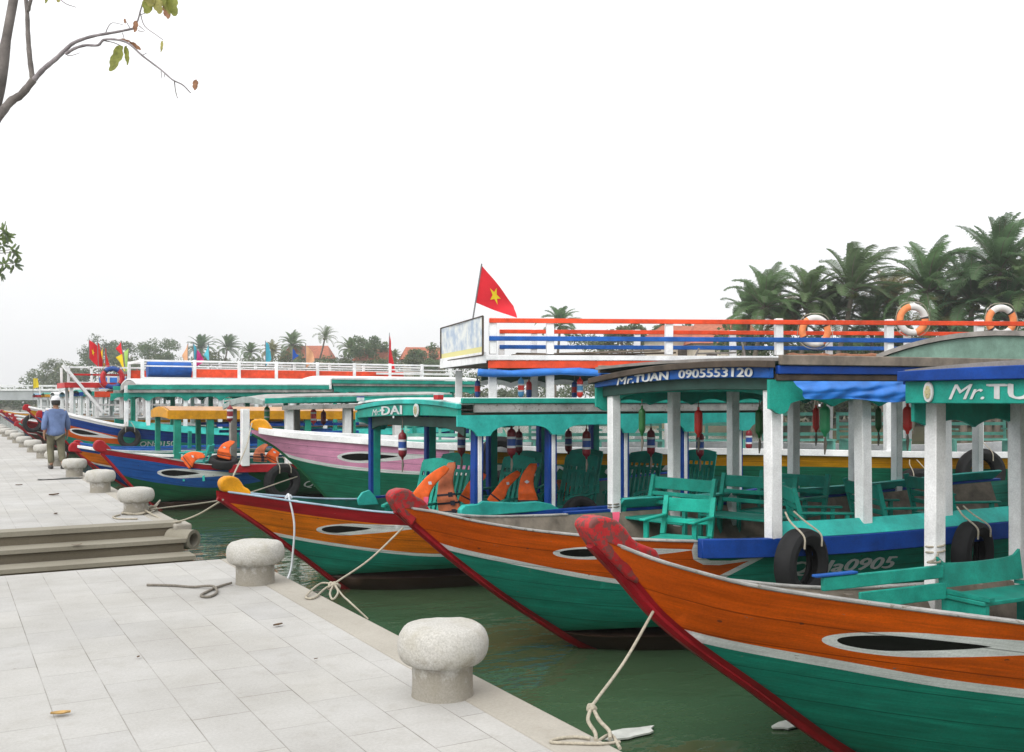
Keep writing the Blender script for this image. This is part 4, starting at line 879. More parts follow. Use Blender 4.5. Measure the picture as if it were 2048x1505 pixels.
# planks, mats on the upper deck
t = thing('plank_stack', 'pile of weathered planks lying on the upper deck behind the railing', 'plank pile', k.w(6.3, .1, KD), -k.phi)
for i in range(6):
    MB().bar((-1.6+.1*i, -.5+.2*i, .05+.04*(i % 3)), (1.6-.25*i, -.2+.15*i, .10+.05*((i+1) % 3)), .2, .03).build('plank', M_WOOD if i % 2 else M_DARKWOOD, t)
X, Z = k.loc(1440, 700, 0); t = thing('folded_trestle', 'grey folded frame lying on the planks of the upper deck', 'frame', k.w(X, 0, KD-.07), -k.phi)
MB().bar((-.5, 0, .1), (.5, 0, .16), .12, .04).bar((-.4, .15, .22), (.35, .15, .24), .1, .03).build('board', GREY, t); MB().bar((.5, 0, .1), (.42, 0, .48), .03, .03).build('leg', GREY, t); MB().bar((-.5, .1, .08), (-.38, .1, .32), .03, .03).build('leg', GREY, t)
X, Z = k.loc(1660, 700, -.6); t = tag(MB().tube([k.w(X-.85+.1*i, -.7+.02*sin(i), KD+.04+.01*sin(i*2)) for i in range(18)], [.08+.01*sin(i*1.3) for i in range(18)], 10).build('rolled_mat', plain('brown_mat', (.3, .13, .07), .9, .5, 7, .004)), 'brown rolled mat lying along the upper deck edge', 'mat')
for px, py, y, lb, mt_, w_ in ((877, 800, -1.2, 'small red and white box on the turquoise roof edge', 'red', .045), (721, 806, 1.3, 'small white and blue box on the far corner of the turquoise roof', 'white', .04)):
    X, Z = e.loc(px, py, y); t = thing('small_box', lb, 'box', e.w(X, y, max(Z, 2.40)), -e.phi+.2)
    MB().box(-w_, w_, -w_, w_, 0, w_*1.3).build('carton', M_FEND[mt_], t, bevel=.006); MB().box(-w_, w_, -w_, w_, w_*1.3+.001, w_*1.75).build('lid', M_FEND['white' if mt_ == 'red' else 'blue'], t)
# blue tarp on the side of D
def tf(u, v):
    x = 3.16+4.1*u; dg_ = x*.9+v*1.5
    fold = .035*abs(sin(dg_*2.1+.6*sin(x*1.7)))**.7*sin(pi*min(1, v*1.1))+.02*abs(sin(dg_*5.3+1.1*sin(x*2.6)))**.6*v+.008*sin(x*23+v*9)
    return d.w(x+.10*v*(1-u), -1.60-.02*v-fold, DZ(x)-.035-v*(.155+.03*sin(x*1.6+.9)+.012*sin(x*6.3)))
tag(MB().grid(tf, 160, 18).build('blue_tarp', M_TARP, None, ang=80), 'crumpled blue tarp bunched along the side of the orange boat canopy', 'tarp')
# banner
m, nt, Pn, N, L = new_mat('printed_banner')
tc = N('ShaderNodeTexCoord'); sp = N('ShaderNodeSeparateXYZ'); L(tc.outputs['Object'], sp.inputs[0])
n1 = noise(N, L, tc.outputs['Object'], 3.2, 4, .6); r1 = ramp(N, .42, .62, (.74, .76, .74, 1), (.38, .47, .6, 1)); L(n1, r1.inputs[0])
r2 = ramp(N, -.0, 1); r2.color_ramp.interpolation = 'CONSTANT'
lt = N('ShaderNodeMath'); lt.operation = 'LESS_THAN'; L(sp.outputs[2], lt.inputs[0]); lt.inputs[1].default_value = -.19
cc = mixc(N, L, lt.outputs[0], r1.outputs[0], (.72, .66, .28)); L(cc, Pn.inputs['Base Color']); Pn.inputs['Roughness'].default_value = .5
ba = k.w(4.235, -1.56, 3.53); bb = k.w(3.56, 1.40, 3.53); mid = (ba+bb)/2; dv = (bb-ba)*1.03; off = Vector((dv.y, -dv.x, 0)).normalized()
if off.dot(k.a) > 0: off = -off
t = thing('printed_banner', 'pale printed banner hung on the front railing of the double-decked boat', 'banner', mid+off*.05, atan2(dv.y, dv.x))
MB().grid(lambda u, v: ((u-.5)*dv.length*1.0, .012*sin(u*9)*(v-.2), -.33+.65*v), 24, 6).build('printed_sheet', m, t)
mb = MB()
for z in (-.34, .33): mb.bar((-dv.length/2, .01, z), (dv.length/2, .01, z), .02, .02)
for x in (-dv.length/2, dv.length/2): mb.bar((x, .01, -.34), (x, .01, .33), .03, .03)
mb.build('frame', M_DARKWOOD, t)
mb = MB(); sx = 1 if True else -1
mb.box(-.42, -.1, -.025, -.022, -.02, .22).box(.15, .5, -.025, -.022, -.16, .16); mb.build('picture_patch', plain('banner_blue', (.3, .4, .52), .5, .6, 6), t)
MB().box(-1.33, -1.13, -.025, -.022, -.27, -.19).build('red_mark', plain('banner_red', (.6, .12, .08), .5, .9, 25), t)

# flags
M_FLAGR = plain('flag_red', (.78, .02, .035), .75, .12, 3); M_FLAGY = plain('flag_yellow', (.9, .68, .02), .75, .1, 3); M_POLE = plain('flag_pole_grey', (.18, .18, .19), .5, .2)
def star(cx, cy, r): return [(cx+(r if q % 2 == 0 else r*.4)*sin(pi*q/5), cy+(r if q % 2 == 0 else r*.4)*cos(pi*q/5)) for q in range(10)]
FL = 'flags flying above the boats'
def flag(base, top, quad, label, mat, star_at=None, wave=.05, mats=None, lines=None):
    """quad: world corners pole-top, pole-bottom, free-bottom, free-top"""
    base = Vector(base); t = thing('flag', label, 'flag', base, 0, FL); q = [Vector(p)-base for p in quad]
    MB().tube([(0, 0, 0), Vector(top)-base], .014, 8).build('pole', M_POLE, t)
    nrm = (q[2]-q[0]).cross(q[3]-q[1]); nrm = nrm.normalized() if nrm.length > 1e-6 else Vector((0, 1, 0))
    def fp(u, v): return (q[0]*(1-v)+q[1]*v)*(1-u)+(q[3]*(1-v)+q[2]*v)*u+nrm*(wave*sin(u*5+v*3)*u)
    MB().grid(fp, 16, 10).build('cloth', mat, t, ang=80)
    if star_at:
        st = star(0, 0, 1)
        for s_ in (-1, 1):
            mb = MB(); pts = [fp(star_at[0]+x*star_at[2], star_at[1]-y*star_at[3])+nrm*(.006*s_) for x, y in st]; ce = fp(star_at[0], star_at[1])+nrm*(.006*s_)
            mb.add(pts+[ce], [(i, (i+1) % 10, 10) for i in range(10)]).build('star', M_FLAGY, t, flat=True)
D0 = 18.9
flag(at(943, 655, D0), at(963.5, 528, D0), [at(963, 531, D0), at(950, 605, D0), at(1031, 637, D0+.3), at(1030, 612, D0+.4)], 'red flag with a yellow star on a leaning pole above the banner', M_FLAGR, (.45, .47, .17, .3), .06)
def cmat(n, c): return plain(n, c, .75, .12, 3)
fm = {'peach': cmat('flag_peach', (.75, .42, .24)), 'cyan': cmat('flag_cyan', (.08, .5, .66)), 'pink': cmat('flag_pink', (.75, .05, .3)), 'aqua': cmat('flag_light_blue', (.12, .62, .75)), 'blue': cmat('flag_blue', (.02, .12, .55)), 'lime': cmat('flag_lime', (.4, .75, .2)), 'yellow': M_FLAGY, 'red': M_FLAGR}
def pennant(b, d, pts, label, m, st=None, py_base=None):
    P = [at(px, py, d) for px, py in pts]; base = at(pts[1][0]-(pts[0][0]-pts[1][0])*.3, py_base or pts[1][1]+25, d)
    flag(base, at(pts[0][0], pts[0][1]-2, d), [P[0], P[1], at(*pts[2], d+.3), at(*pts[3], d+.25)], label, m, st, .04)
for d_, pts, lb, m, st in ((40.5, [(178, 680), (178, 716), (196, 735), (196, 692)], 'red flag with a yellow star, leftmost of the flag cluster', 'red', (.45, .5, .2, .2)), (40.7, [(195, 684), (197, 735), (206, 738), (203, 700)], 'narrow red flag right of the starred red flag', 'red', None), (40.9, [(206, 690), (206, 738), (214, 740), (200, 712)], 'yellow flag in the middle of the flag cluster', 'yellow', None), (41., [(210, 695), (211, 738), (218, 738), (214, 705)], 'slim red flag at the right of the flag cluster', 'red', None),
        (40.8, [(242, 683), (247, 710), (236, 706), (233, 698)], 'red flag flying left above the yellow flag', 'red', None), (40.8, [(247, 706), (252, 747), (240, 728), (233, 715)], 'bright yellow flag below a red one', 'yellow', None), (41.2, [(258, 695), (254, 742), (250, 746), (249, 705)], 'lime flag beside the bright yellow one', 'lime', None),
        (38.5, [(376, 685), (376, 732), (367, 726), (366, 712)], 'peach flag at the left of the white railing', 'peach', None), (38.5, [(386, 686), (389, 732), (398, 720), (397, 705)], 'pale cyan flag with a pink neighbour', 'cyan', None), (38.6, [(394, 699), (391, 737), (407, 724), (407, 716)], 'magenta pink flag overlapping the pale cyan one', 'pink', None), (38.9, [(417, 688), (420, 722), (411, 718), (409, 712)], 'bright sky blue flag right of the pink flag', 'aqua', None),
        (39.2, [(531, 684), (531, 735), (541, 720), (540, 690)], 'flag of cyan cloth in front of the palms', 'cyan', None), (39.3, [(585, 697), (584, 722), (596, 712), (594, 708)], 'small deep blue flag above the white railing', 'blue', None), (39.5, [(611, 690), (612, 738), (628, 722), (627, 705)], 'peach orange flag right of the deep blue flag', 'peach', None), (41.3, [(779, 668), (776, 745), (789, 745), (784, 700)], 'tall red pennant at the stern end of the white railing', 'red', None),
        (62, [(66, 757), (66, 778), (77, 775), (76, 757)], 'yellow flag near the bridge', 'yellow', None), (39.9, [(273, 737), (271, 760), (279, 762), (276, 742)], 'small red and orange flag low on the turquoise roof', 'red', None)):
    pennant(None, d_, pts, lb, fm[m], st)
# ---------------------------------------------------------------- quay
VE = 2.72; U1, U2 = 10.34, 13.72
def stone(name, paving=False, col=(.45, .44, .42), moss=0.):
    m, nt, P, N, L = new_mat(name); tc = N('ShaderNodeTexCoord'); vec = tc.outputs['Object']
    a = noise(N, L, vec, 1.1, 5, .6); b = noise(N, L, vec, 60, 3, .7); c2 = noise(N, L, vec, 6, 5, .65)
    r1 = ramp(N, .3, .7, (.86, .85, .83, 1), (1.06, 1.06, 1.06, 1)); L(a, r1.inputs[0]); c = mixc(N, L, 1., col, r1.outputs[0], 'MULTIPLY')
    r2 = ramp(N, .3, .75, (.88, .88, .87, 1), (1.06, 1.06, 1.06, 1)); L(b, r2.inputs[0]); c = mixc(N, L, 1., c, r2.outputs[0], 'MULTIPLY')
    r3 = ramp(N, .55, .78, (0, 0, 0, 1), (.35, .35, .35, 1)); L(c2, r3.inputs[0]); c = mixc(N, L, r3.outputs[0], c, (col[0]*.62, col[1]*.58, col[2]*.5))
    h = b
    if paving:
        sp = N('ShaderNodeSeparateXYZ'); L(vec, sp.inputs[0]); cb = N('ShaderNodeCombineXYZ'); L(sp.outputs[1], cb.inputs[0]); L(sp.outputs[0], cb.inputs[1])
        mp = N('ShaderNodeMapping'); mp.inputs['Location'].default_value = (.1, .11, 0); L(cb.outputs[0], mp.inputs[0])
        wn = N('ShaderNodeTexNoise'); wn.inputs['Scale'].default_value = 1.3; L(mp.outputs[0], wn.inputs['Vector'])
        bk = N('ShaderNodeTexBrick'); bk.offset = .43; bk.offset_frequency = 2; bk.inputs['Scale'].default_value = 1.; bk.inputs['Brick Width'].default_value = .62; bk.inputs['Row Height'].default_value = .30
        bk.inputs['Mortar Size'].default_value = .0038; bk.inputs['Mortar Smooth'].default_value = .4; bk.inputs['Color1'].default_value = (.93, .93, .94, 1); bk.inputs['Color2'].default_value = (1.05, 1.045, 1.03, 1); bk.inputs['Mortar'].default_value = (.42, .40, .36, 1)
        L(mp.outputs[0], bk.inputs['Vector'])
        fade = noise(N, L, vec, 1.7, 3, .6); rf = ramp(N, .36, .64, (.18,)*3+(1,), (.95,)*3+(1,)); L(fade, rf.inputs[0])
        c = mixc(N, L, rf.outputs[0], c, mixc(N, L, 1., c, bk.outputs['Color'], 'MULTIPLY'))
        # thin dark stains along the joints
        st = noise(N, L, vec, 3.1, 6, .7); rs = ramp(N, .56, .74, (0, 0, 0, 1), (.5, .5, .5, 1)); L(st, rs.inputs[0]); c = mixc(N, L, rs.outputs[0], c, (.33, .315, .285))
        vp = N('ShaderNodeTexVoronoi'); vp.inputs['Scale'].default_value = 2.3; L(vec, vp.inputs['Vector']); v1 = N('ShaderNodeMath'); v1.operation = 'LESS_THAN'; v1.inputs[1].default_value = .028; L(vp.outputs['Distance'], v1.inputs[0]); v2 = N('ShaderNodeMath'); v2.operation = 'MULTIPLY'; v2.inputs[1].default_value = .45; L(v1.outputs[0], v2.inputs[0]); c = mixc(N, L, v2.outputs[0], c, (.2, .18, .15))
        big = noise(N, L, vec, .45, 5, .65); rb = ramp(N, .34, .66, (.9, .89, .87, 1), (1.05, 1.05, 1.05, 1)); L(big, rb.inputs[0]); c = mixc(N, L, 1., c, rb.outputs[0], 'MULTIPLY')
    L(c, P.inputs['Base Color']); P.inputs['Roughness'].default_value = .82; P.inputs['Specular IOR Level'].default_value = .25
    bp = N('ShaderNodeBump'); bp.inputs['Strength'].default_value = .35; bp.inputs['Distance'].default_value = .004; L(h, bp.inputs['Height']); L(bp.outputs[0], P.inputs['Normal'])
    return m
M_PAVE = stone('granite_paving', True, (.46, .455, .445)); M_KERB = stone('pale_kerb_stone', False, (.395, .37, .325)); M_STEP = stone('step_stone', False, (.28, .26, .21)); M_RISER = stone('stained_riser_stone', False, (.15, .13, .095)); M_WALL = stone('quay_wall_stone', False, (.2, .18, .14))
VK = 2.44
def quay_piece(y0, y1):
    tag(MB().box(-40, VK, y0, y1, -.3, 0).build('pavement', M_PAVE, None), kind='structure')
    tag(MB().box(VK+.004, VE, y0, y1, -.16, .004).build('kerb', M_KERB, None, bevel=.015), kind='structure')
    tag(MB().box(-40, VE-.03, y0+.01, y1-.01, -3, -.302).box(VK-.1, VE-.02, y0+.01, y1-.01, -.301, -.165).build('quay_wall', M_WALL, None), kind='structure')
quay_piece(-14, U1); quay_piece(U2, 130)
mb = MB()
for i in range(6):
    z = -.165*(i+1); y1 = U2-.41*i-.02; y0 = U2-.41*(i+1)
    ve = VE+.03*i
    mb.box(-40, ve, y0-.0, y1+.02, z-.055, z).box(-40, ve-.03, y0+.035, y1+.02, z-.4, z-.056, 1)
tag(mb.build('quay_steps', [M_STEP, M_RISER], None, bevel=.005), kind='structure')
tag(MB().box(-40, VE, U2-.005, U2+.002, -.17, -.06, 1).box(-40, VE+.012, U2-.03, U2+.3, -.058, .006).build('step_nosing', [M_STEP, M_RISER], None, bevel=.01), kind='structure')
o = thing('drain_pipe', 'round stone drain outlet projecting from the quay beside the steps', 'pipe', (2.72, 13.55, -.2), 0)
MB().ring([(.085, -.2), (.13, -.2), (.13, .18), (.085, .18)], 24, None, Matrix.Rotation(radians(-52), 4, 'Z')@Matrix.Rotation(radians(90), 4, 'Y')).build('pipe_ring', M_STEP, o)
MB().box(-.1, .12, .02, .5, .1, .19).build('cover_stone', M_KERB, o, bevel=.02)

# bollards
m, nt, Pn, N, L = new_mat('granite_bollard'); tc = N('ShaderNodeTexCoord'); vec = tc.outputs['Object']
b1 = noise(N, L, vec, 95, 3, .75); b2 = noise(N, L, vec, 7, 5, .6); sp = N('ShaderNodeSeparateXYZ'); L(vec, sp.inputs[0])
r1 = ramp(N, .28, .74, (.62, .61, .58, 1), (1.12, 1.11, 1.09, 1)); L(b1, r1.inputs[0]); c_ = mixc(N, L, 1., (.53, .52, .495), r1.outputs[0], 'MULTIPLY')
r2 = ramp(N, .45, .72, (0, 0, 0, 1), (.5, .5, .5, 1)); L(b2, r2.inputs[0]); c_ = mixc(N, L, r2.outputs[0], c_, (.33, .30, .22))
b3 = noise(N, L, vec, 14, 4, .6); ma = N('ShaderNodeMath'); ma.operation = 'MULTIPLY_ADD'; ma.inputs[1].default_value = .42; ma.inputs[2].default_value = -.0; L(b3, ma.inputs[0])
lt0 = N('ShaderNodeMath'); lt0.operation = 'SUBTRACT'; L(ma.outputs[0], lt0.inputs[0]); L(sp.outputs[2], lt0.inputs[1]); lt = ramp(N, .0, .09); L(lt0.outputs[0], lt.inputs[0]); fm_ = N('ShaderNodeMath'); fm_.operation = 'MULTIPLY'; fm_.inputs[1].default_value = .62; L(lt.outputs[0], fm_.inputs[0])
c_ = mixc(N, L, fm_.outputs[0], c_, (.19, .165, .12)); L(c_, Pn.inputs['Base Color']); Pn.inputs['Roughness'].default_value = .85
bp = N('ShaderNodeBump'); bp.inputs['Strength'].default_value = .6; bp.inputs['Distance'].default_value = .004; L(b1, bp.inputs['Height']); L(bp.outputs[0], Pn.inputs['Normal'])
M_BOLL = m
prof = [(.172, -.01), (.168, .02), (.166, .10), (.168, .17), (.182, .185)]+[(.19+.062*cos(a), .275+.098*sin(a)) for a in [-1.25+2.75*i/14 for i in range(15)]]+[(.13, .382), (.06, .386)]
prof2 = []
for i_ in range(len(prof)-1):
    for q_ in range(2): prof2.append((prof[i_][0]+(prof[i_+1][0]-prof[i_][0])*q_/2, prof[i_][1]+(prof[i_+1][1]-prof[i_][1])*q_/2))
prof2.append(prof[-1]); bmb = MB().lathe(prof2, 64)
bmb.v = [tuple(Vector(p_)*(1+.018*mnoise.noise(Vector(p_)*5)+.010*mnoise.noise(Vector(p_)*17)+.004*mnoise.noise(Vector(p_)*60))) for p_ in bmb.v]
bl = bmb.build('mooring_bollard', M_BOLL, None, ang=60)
us = [4.99, 8.84, 15.04, 18.87, 23.0, 26.9, 30.6, 34.3, 38.0, 41.8, 45.6, 49.4, 53.2, 57.0]
bn = ['nearest large granite bollard, whole and unobstructed in front of the water', 'granite bollard with a loose rope lying from its foot, just before the steps', 'granite bollard at the top of the steps with pale ropes round its foot', 'second granite bollard beyond the steps, a thin rope at its side', 'granite bollard just in front of the walking man with a dark mat at its foot',
      'granite bollard directly behind the legs of the walking man', 'first granite bollard left of the walking man', 'second granite bollard left of the walking man', 'third granite bollard left of the walking man', 'fourth granite bollard left of the walking man', 'fifth granite bollard left of the walking man', 'sixth granite bollard left of the walking man', 'seventh granite bollard left of the walking man, near the picture edge', 'last granite bollard at the far left edge']
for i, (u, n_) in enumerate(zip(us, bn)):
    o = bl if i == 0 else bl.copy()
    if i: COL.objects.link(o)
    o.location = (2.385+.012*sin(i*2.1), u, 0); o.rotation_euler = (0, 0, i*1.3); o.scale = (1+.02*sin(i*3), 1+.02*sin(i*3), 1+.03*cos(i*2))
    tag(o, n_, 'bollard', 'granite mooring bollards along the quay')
X = gnd(108, 960); mb = MB().tube(smooth_path([X+Vector((-.25, -.05, .015)), X+Vector((.0, .03, .02)), X+Vector((.25, .0, .02)), X+Vector((.5, .12, .015))]), [.02]*19, 6)
tag(MB().grid(lambda u, v: X+Vector((-.3+.85*u, -.06+.22*v+.05*u, .012+.01*sin(u*7+v*3))), 14, 4).build('dark_mat', plain('dark_cloth', (.05, .055, .05), .9, .4), None), 'dark flattened mat lying at the foot of a bollard', 'mat')
# fallen leaves
M_LEAFDRY = [plain('dry_leaf_brown', (.12, .07, .035), .8, .4, 20), plain('dry_leaf_ochre', (.5, .32, .12), .8, .3, 20)]
def ground_leaf(px, py, sz, mt, label, rot):
    p = gnd(px, py); mb = MB()
    mb.grid(lambda u, v: ((u-.5)*sz*2, (v-.5)*sz*1.1*sin(pi*clamp(u, .06, .94))**.8, .012+.22*sz*(2*v-1)**2+.25*sz*(u-.4)**2), 10, 6)
    o = mb.build('fallen_leaf', mt, None, ang=80); o.location = p; o.rotation_euler = (0, 0, rot); tag(o, label, 'leaf', 'dry leaves on the paving')
for px, py, sz, mi_, rt, lb in ((556, 1254, .038, 0, .3, 'curled dark brown leaf between the two near bollards'), (121, 1433, .048, 1, -.3, 'pale ochre leaf on the near paving, closest to the viewer'), (38, 972, .06, 0, 0, 'small dark leaf at the far left paving'), (108, 992, .09, 0, .5, 'flat dark leaf between the far bollards and the left edge'), (112, 1030, .05, 0, 1, 'dark leaf on the upper paving above the steps'), (277, 1318, .018, 0, 1, 'tiny leaf scrap in the middle of the near paving'), (153, 1092, .05, 0, .2, 'dark leaf lying on the middle step'), (632, 1322, .014, 0, .2, 'tiny dark scrap near the nearest bollard')):
    if py == 1092:
        p = gnd(px, py, -.165); o = MB().grid(lambda u, v: ((u-.5)*.12, (v-.5)*.05, .01+.05*(u-.5)**2), 6, 3).build('fallen_leaf', M_LEAFDRY[0], None); o.location = p; tag(o, lb, 'leaf', 'dry leaves on the paving'); continue
    ground_leaf(px, py, sz, M_LEAFDRY[mi_], lb, rt)

# ---------------------------------------------------------------- water and far bank
m, nt, Pn, N, L = new_mat('river_water'); tc = N('ShaderNodeTexCoord'); vec = tc.outputs['Object']
n1 = noise(N, L, vec, 1.3, 3, .5, (1, 1.5, 1)); n2 = noise(N, L, vec, 5.0, 3, .55, (1, 1.6, 1)); n3 = noise(N, L, vec, .35, 2, .5)
ad = N('ShaderNodeMath'); ad.operation = 'MULTIPLY_ADD'; ad.inputs[1].default_value = .13; L(n2, ad.inputs[0]); L(n1, ad.inputs[2])
bp = N('ShaderNodeBump'); bp.inputs['Strength'].default_value = .5; bp.inputs['Distance'].default_value = .05; L(ad.outputs[0], bp.inputs['Height']); L(bp.outputs[0], Pn.inputs['Normal'])
r = ramp(N, .35, .7, (.042, .085, .043, 1), (.062, .10, .05, 1)); L(n3, r.inputs[0]); L(r.outputs[0], Pn.inputs['Base Color'])
Pn.inputs['Roughness'].default_value = .035; Pn.inputs['IOR'].default_value = 1.33
tag(MB().add([(-260, -120, WL), (300, -120, WL), (300, 420, WL), (-260, 420, WL)], [(0, 1, 2, 3)]).build('water', m, None, flat=True), kind='structure')
def bankpt(px, d, z): 
    p = at(px, 800, d); p.z = z; return p
BL = [(3600, 42), (2300, 50), (2048, 55), (1700, 60), (1450, 74), (1250, 100), (1050, 125), (850, 150), (600, 172), (350, 195), (150, 220), (-100, 260), (-500, 285)]
mb = MB(); A = [bankpt(px, d, WL-.3) for px, d in BL]; B_ = [bankpt(px, d*1.03, -.1) for px, d in BL]; C_ = [bankpt(px, d*1.2, .3) for px, d in BL]; D_ = [bankpt(px, d*1.12+60, .6) for px, d in BL]
mb.loft([A, B_, C_, D_], 0, closed=False, caps=False)
tag(mb.build('terrain', plain('bank_earth', (.09, .085, .045), .95, .6, .3), None), kind='structure')
# white scrap on the water, and a pale sheet shaped as a sky reflection
for px, py, sx, lb, col in ((1262, 1468, .16, 'white flat scrap floating near the quay edge', 'PW'), (1585, 1450, .13, 'pale sheet shaped as a sky reflection beside the nearest red stem', 'PW')):
    p = gnd(px, py, WL+.012); n_ = 12
    pts = [(sx*(1+.25*sin(i*2.3+px))*cos(2*pi*i/n_)*1.4, sx*.55*(1+.2*cos(i*1.7))*sin(2*pi*i/n_), .008*sin(i)) for i in range(n_)]
    o = MB().prism([(x, y) for x, y, z in pts], 0, .012, 0, lambda x, y, z: (x, z, y)).build('floating_pale_sheet', plain('pale_sheet_white'+str(px), (.6, .62, .58), .6, .3), None)
    o.location = p; tag(o, lb, 'debris', 'scraps floating on the water')

# ---------------------------------------------------------------- vegetation
def leafmat(name, col, tr=.35, vary=.5, scale=.6):
    m, nt, P, N, L = new_mat(name); tc = N('ShaderNodeTexCoord'); oi = N('ShaderNodeObjectInfo')
    f = noise(N, L, tc.outputs['Object'], scale, 4, .7); r = ramp(N, .3, .72, (1-vary,)*3+(1,), (1+vary,)*3+(1,)); L(f, r.inputs[0])
    c = mixc(N, L, 1., col, r.outputs[0], 'MULTIPLY')
    hs = N('ShaderNodeHueSaturation'); a = N('ShaderNodeMath'); a.operation = 'MULTIPLY_ADD'; a.inputs[1].default_value = .05; a.inputs[2].default_value = .475; L(oi.outputs['Random'], a.inputs[0]); L(a.outputs[0], hs.inputs['Hue']); L(c, hs.inputs['Color'])
    L(hs.outputs[0], P.inputs['Base Color']); P.inputs['Roughness'].default_value = .55; P.inputs['Specular IOR Level'].default_value = .3
    t = N('ShaderNodeBsdfTranslucent'); L(hs.outputs[0], t.inputs[0]); ms = N('ShaderNodeMixShader'); ms.inputs[0].default_value = tr; L(P.outputs[0], ms.inputs[1]); L(t.outputs[0], ms.inputs[2]); L(ms.outputs[0], nt.nodes['Material Output'].inputs[0])
    return m
M_PALM = [leafmat('palm_green', (.15, .235, .095), .5), leafmat('palm_dark_green', (.115, .20, .09), .5), leafmat('palm_dull', (.23, .22, .09), .5)]
M_TRUNK = plain('palm_trunk', (.16, .13, .10), .9, .4, 3)
M_DEADF = leafmat('dead_frond', (.2, .15, .08))
def palm(seed, n=24, ln=3.2, wind=0., mat=0, trunk=7.0, lean=.6, droop=1.0, nl=44):
    R = random.Random(seed); mb = MB()
    for i in range(n):
        az = 2.39996*i+R.uniform(-.3, .3); el = radians(86-100*(i/n)**1.15+R.uniform(-8, 8)); l = ln*R.uniform(.82, 1.08)*(.85+.15*sin(pi*i/n))
        P = []; p = Vector((0, 0, 0)); e_ = el; steps = 14; az0 = Vector((cos(az), sin(az), 0))
        for sidx in range(steps+1):
            P.append(p.copy()); dvec = az0*cos(e_)+Vector((0, 0, sin(e_))); dvec.x += wind*(sidx/steps)*.5; p = p+dvec.normalized()*(l/steps); e_ -= droop*(.035+.135*sidx/steps)*(.6+.6*max(0, cos(el)))
        mb.tube(P, [.035*(1-q/(steps+2)) for q in range(steps+1)], 4, 1, False)
        twist = R.uniform(-.5, .5)
        for q in range(nl):
            t = .1+.9*q/nl; fi = t*steps; i0 = min(int(fi), steps-1); c = P[i0].lerp(P[i0+1], fi-i0); tan = (P[i0+1]-P[i0]).normalized()
            sd = tan.cross(Vector((0, 0, 1))); sd = sd.normalized() if sd.length > .05 else az0.cross(Vector((0, 0, 1)))
            up = sd.cross(tan)
            ll = .74*ln/3.2*(sin(pi*(t*.86+.12))**.7)*R.uniform(.8, 1.1)
            for sg in (-1, 1):
                dr = (sd*sg*.78+tan*.62+up*(.22+twist*sg*.3)).normalized()
                tip = c+dr*ll*.62; end = c+dr*ll+Vector((wind*.25, 0, -.30*ll*R.uniform(.6, 1.4)))
                w = tan*.027
                b = len(mb.v); mb.v += [tuple(c-w), tuple(c+w), tuple(tip+w*.9), tuple(tip-w*.9), tuple(end)]
                mb.f += [[b, b+1, b+2, b+3], [b+3, b+2, b+4]]; mb.m += [0, 0]
    for q in range(7):
        a = 2*pi*q/7; mb.lathe([(.02, -.13), (.10, -.06), (.12, .02), (.07, .11), (.01, .14)], 8, 2, Matrix.Translation((.24*cos(a), .24*sin(a), -.25-.08*(q % 2))))
    root = thing('coconut_palm', 'x', 'palm tree'); mats = [M_PALM[mat], M_TRUNK, plain('coconut', (.12, .13, .04), .6)]
    mb.build('crown', mats, root, flat=True)
    T = smooth_path([(-lean, 0, -trunk), (-lean*.75, .1, -trunk*.6), (-lean*.25, .05, -trunk*.25), (0, 0, .05)]); n_ = len(T)
    MB().tube(T, [.17-.06*q/n_+.012*(q % 2) for q in range(n_)], 10).build('trunk', M_TRUNK, root)
    return root
PP = [palm(1, 32, 3.2, .5, 0), palm(2, 28, 3.3, 1.1, 1, lean=1.0, droop=.8), palm(3, 30, 3.0, .3, 0, trunk=9, lean=.8), palm(4, 26, 3.2, .7, 2, droop=1.3), palm(5, 36, 3.4, .4, 1, trunk=9, droop=.75), palm(6, 20, 2.6, .7, 0, trunk=7.5, lean=1.2, nl=22)]
pl = [(1530, 618, 60, 0, 1.0, 'dark coconut palm at the left end of the tall palm group'), (1618, 606, 60, 2, 1.0, 'second coconut palm from the left of the tall group, over the first life ring'), (1705, 582, 59, 1, 1.08, 'wind-swept coconut palm left of the raised life ring'), (1855, 585, 57, 0, 1.15, 'broad coconut palm over the raised life ring'), (2000, 545, 54, 4, 1.12, 'tallest coconut palm at the right edge'),
      (1775, 612, 61, 3, .95, 'dull brownish palm between the wind-swept and the broad palm'), (1945, 605, 55, 1, 1.1, 'dark low palm below the tallest palm'), (2062, 590, 53, 2, 1.1, 'palm cut by the right picture edge'), (1575, 650, 62, 3, .9, 'low olive palm behind the first life ring'), (1660, 640, 61, 4, .9, 'low dark palm between first and second life rings'), (1890, 650, 57, 3, 1., 'low olive palm right of the raised life ring'), (1745, 655, 60, 0, .85, 'low green palm behind the top rail'), (2015, 640, 54, 4, 1., 'dark palm behind the rightmost life ring'), (1500, 632, 63, 1, .8, 'half-hidden palm at the foot of the leftmost tall palm'),
      (1120, 652, 118, 2, 1.05, 'single palm seen through the railing right of the red flag'), (650, 675, 172, 5, 1.05, 'slender palm with a visible bare trunk above the white railing'), (585, 692, 176, 0, 1.0, 'palm left of the slender bare-trunked palm'), (402, 697, 186, 4, .95, 'palm rising behind the pink and cyan flags'), (455, 697, 184, 1, 1., 'bushy palm left of the white railing flags'), (500, 706, 182, 2, .9, 'palm low in the tree line between the flags'), (700, 700, 170, 2, 1.0, 'palm right of the slender bare-trunked palm'), (545, 706, 178, 3, .9, 'low palm behind the cyan flag'), (887, 702, 150, 5, .62, 'small palm left of the banner'), (1402, 668, 190, 1, .9, 'tiny far palm beside the red tiled roof'), (790, 715, 160, 0, .5, 'small palm right of the red pennant'), (735, 706, 168, 4, .7, 'low palm beside the first red roof')]
used = set()
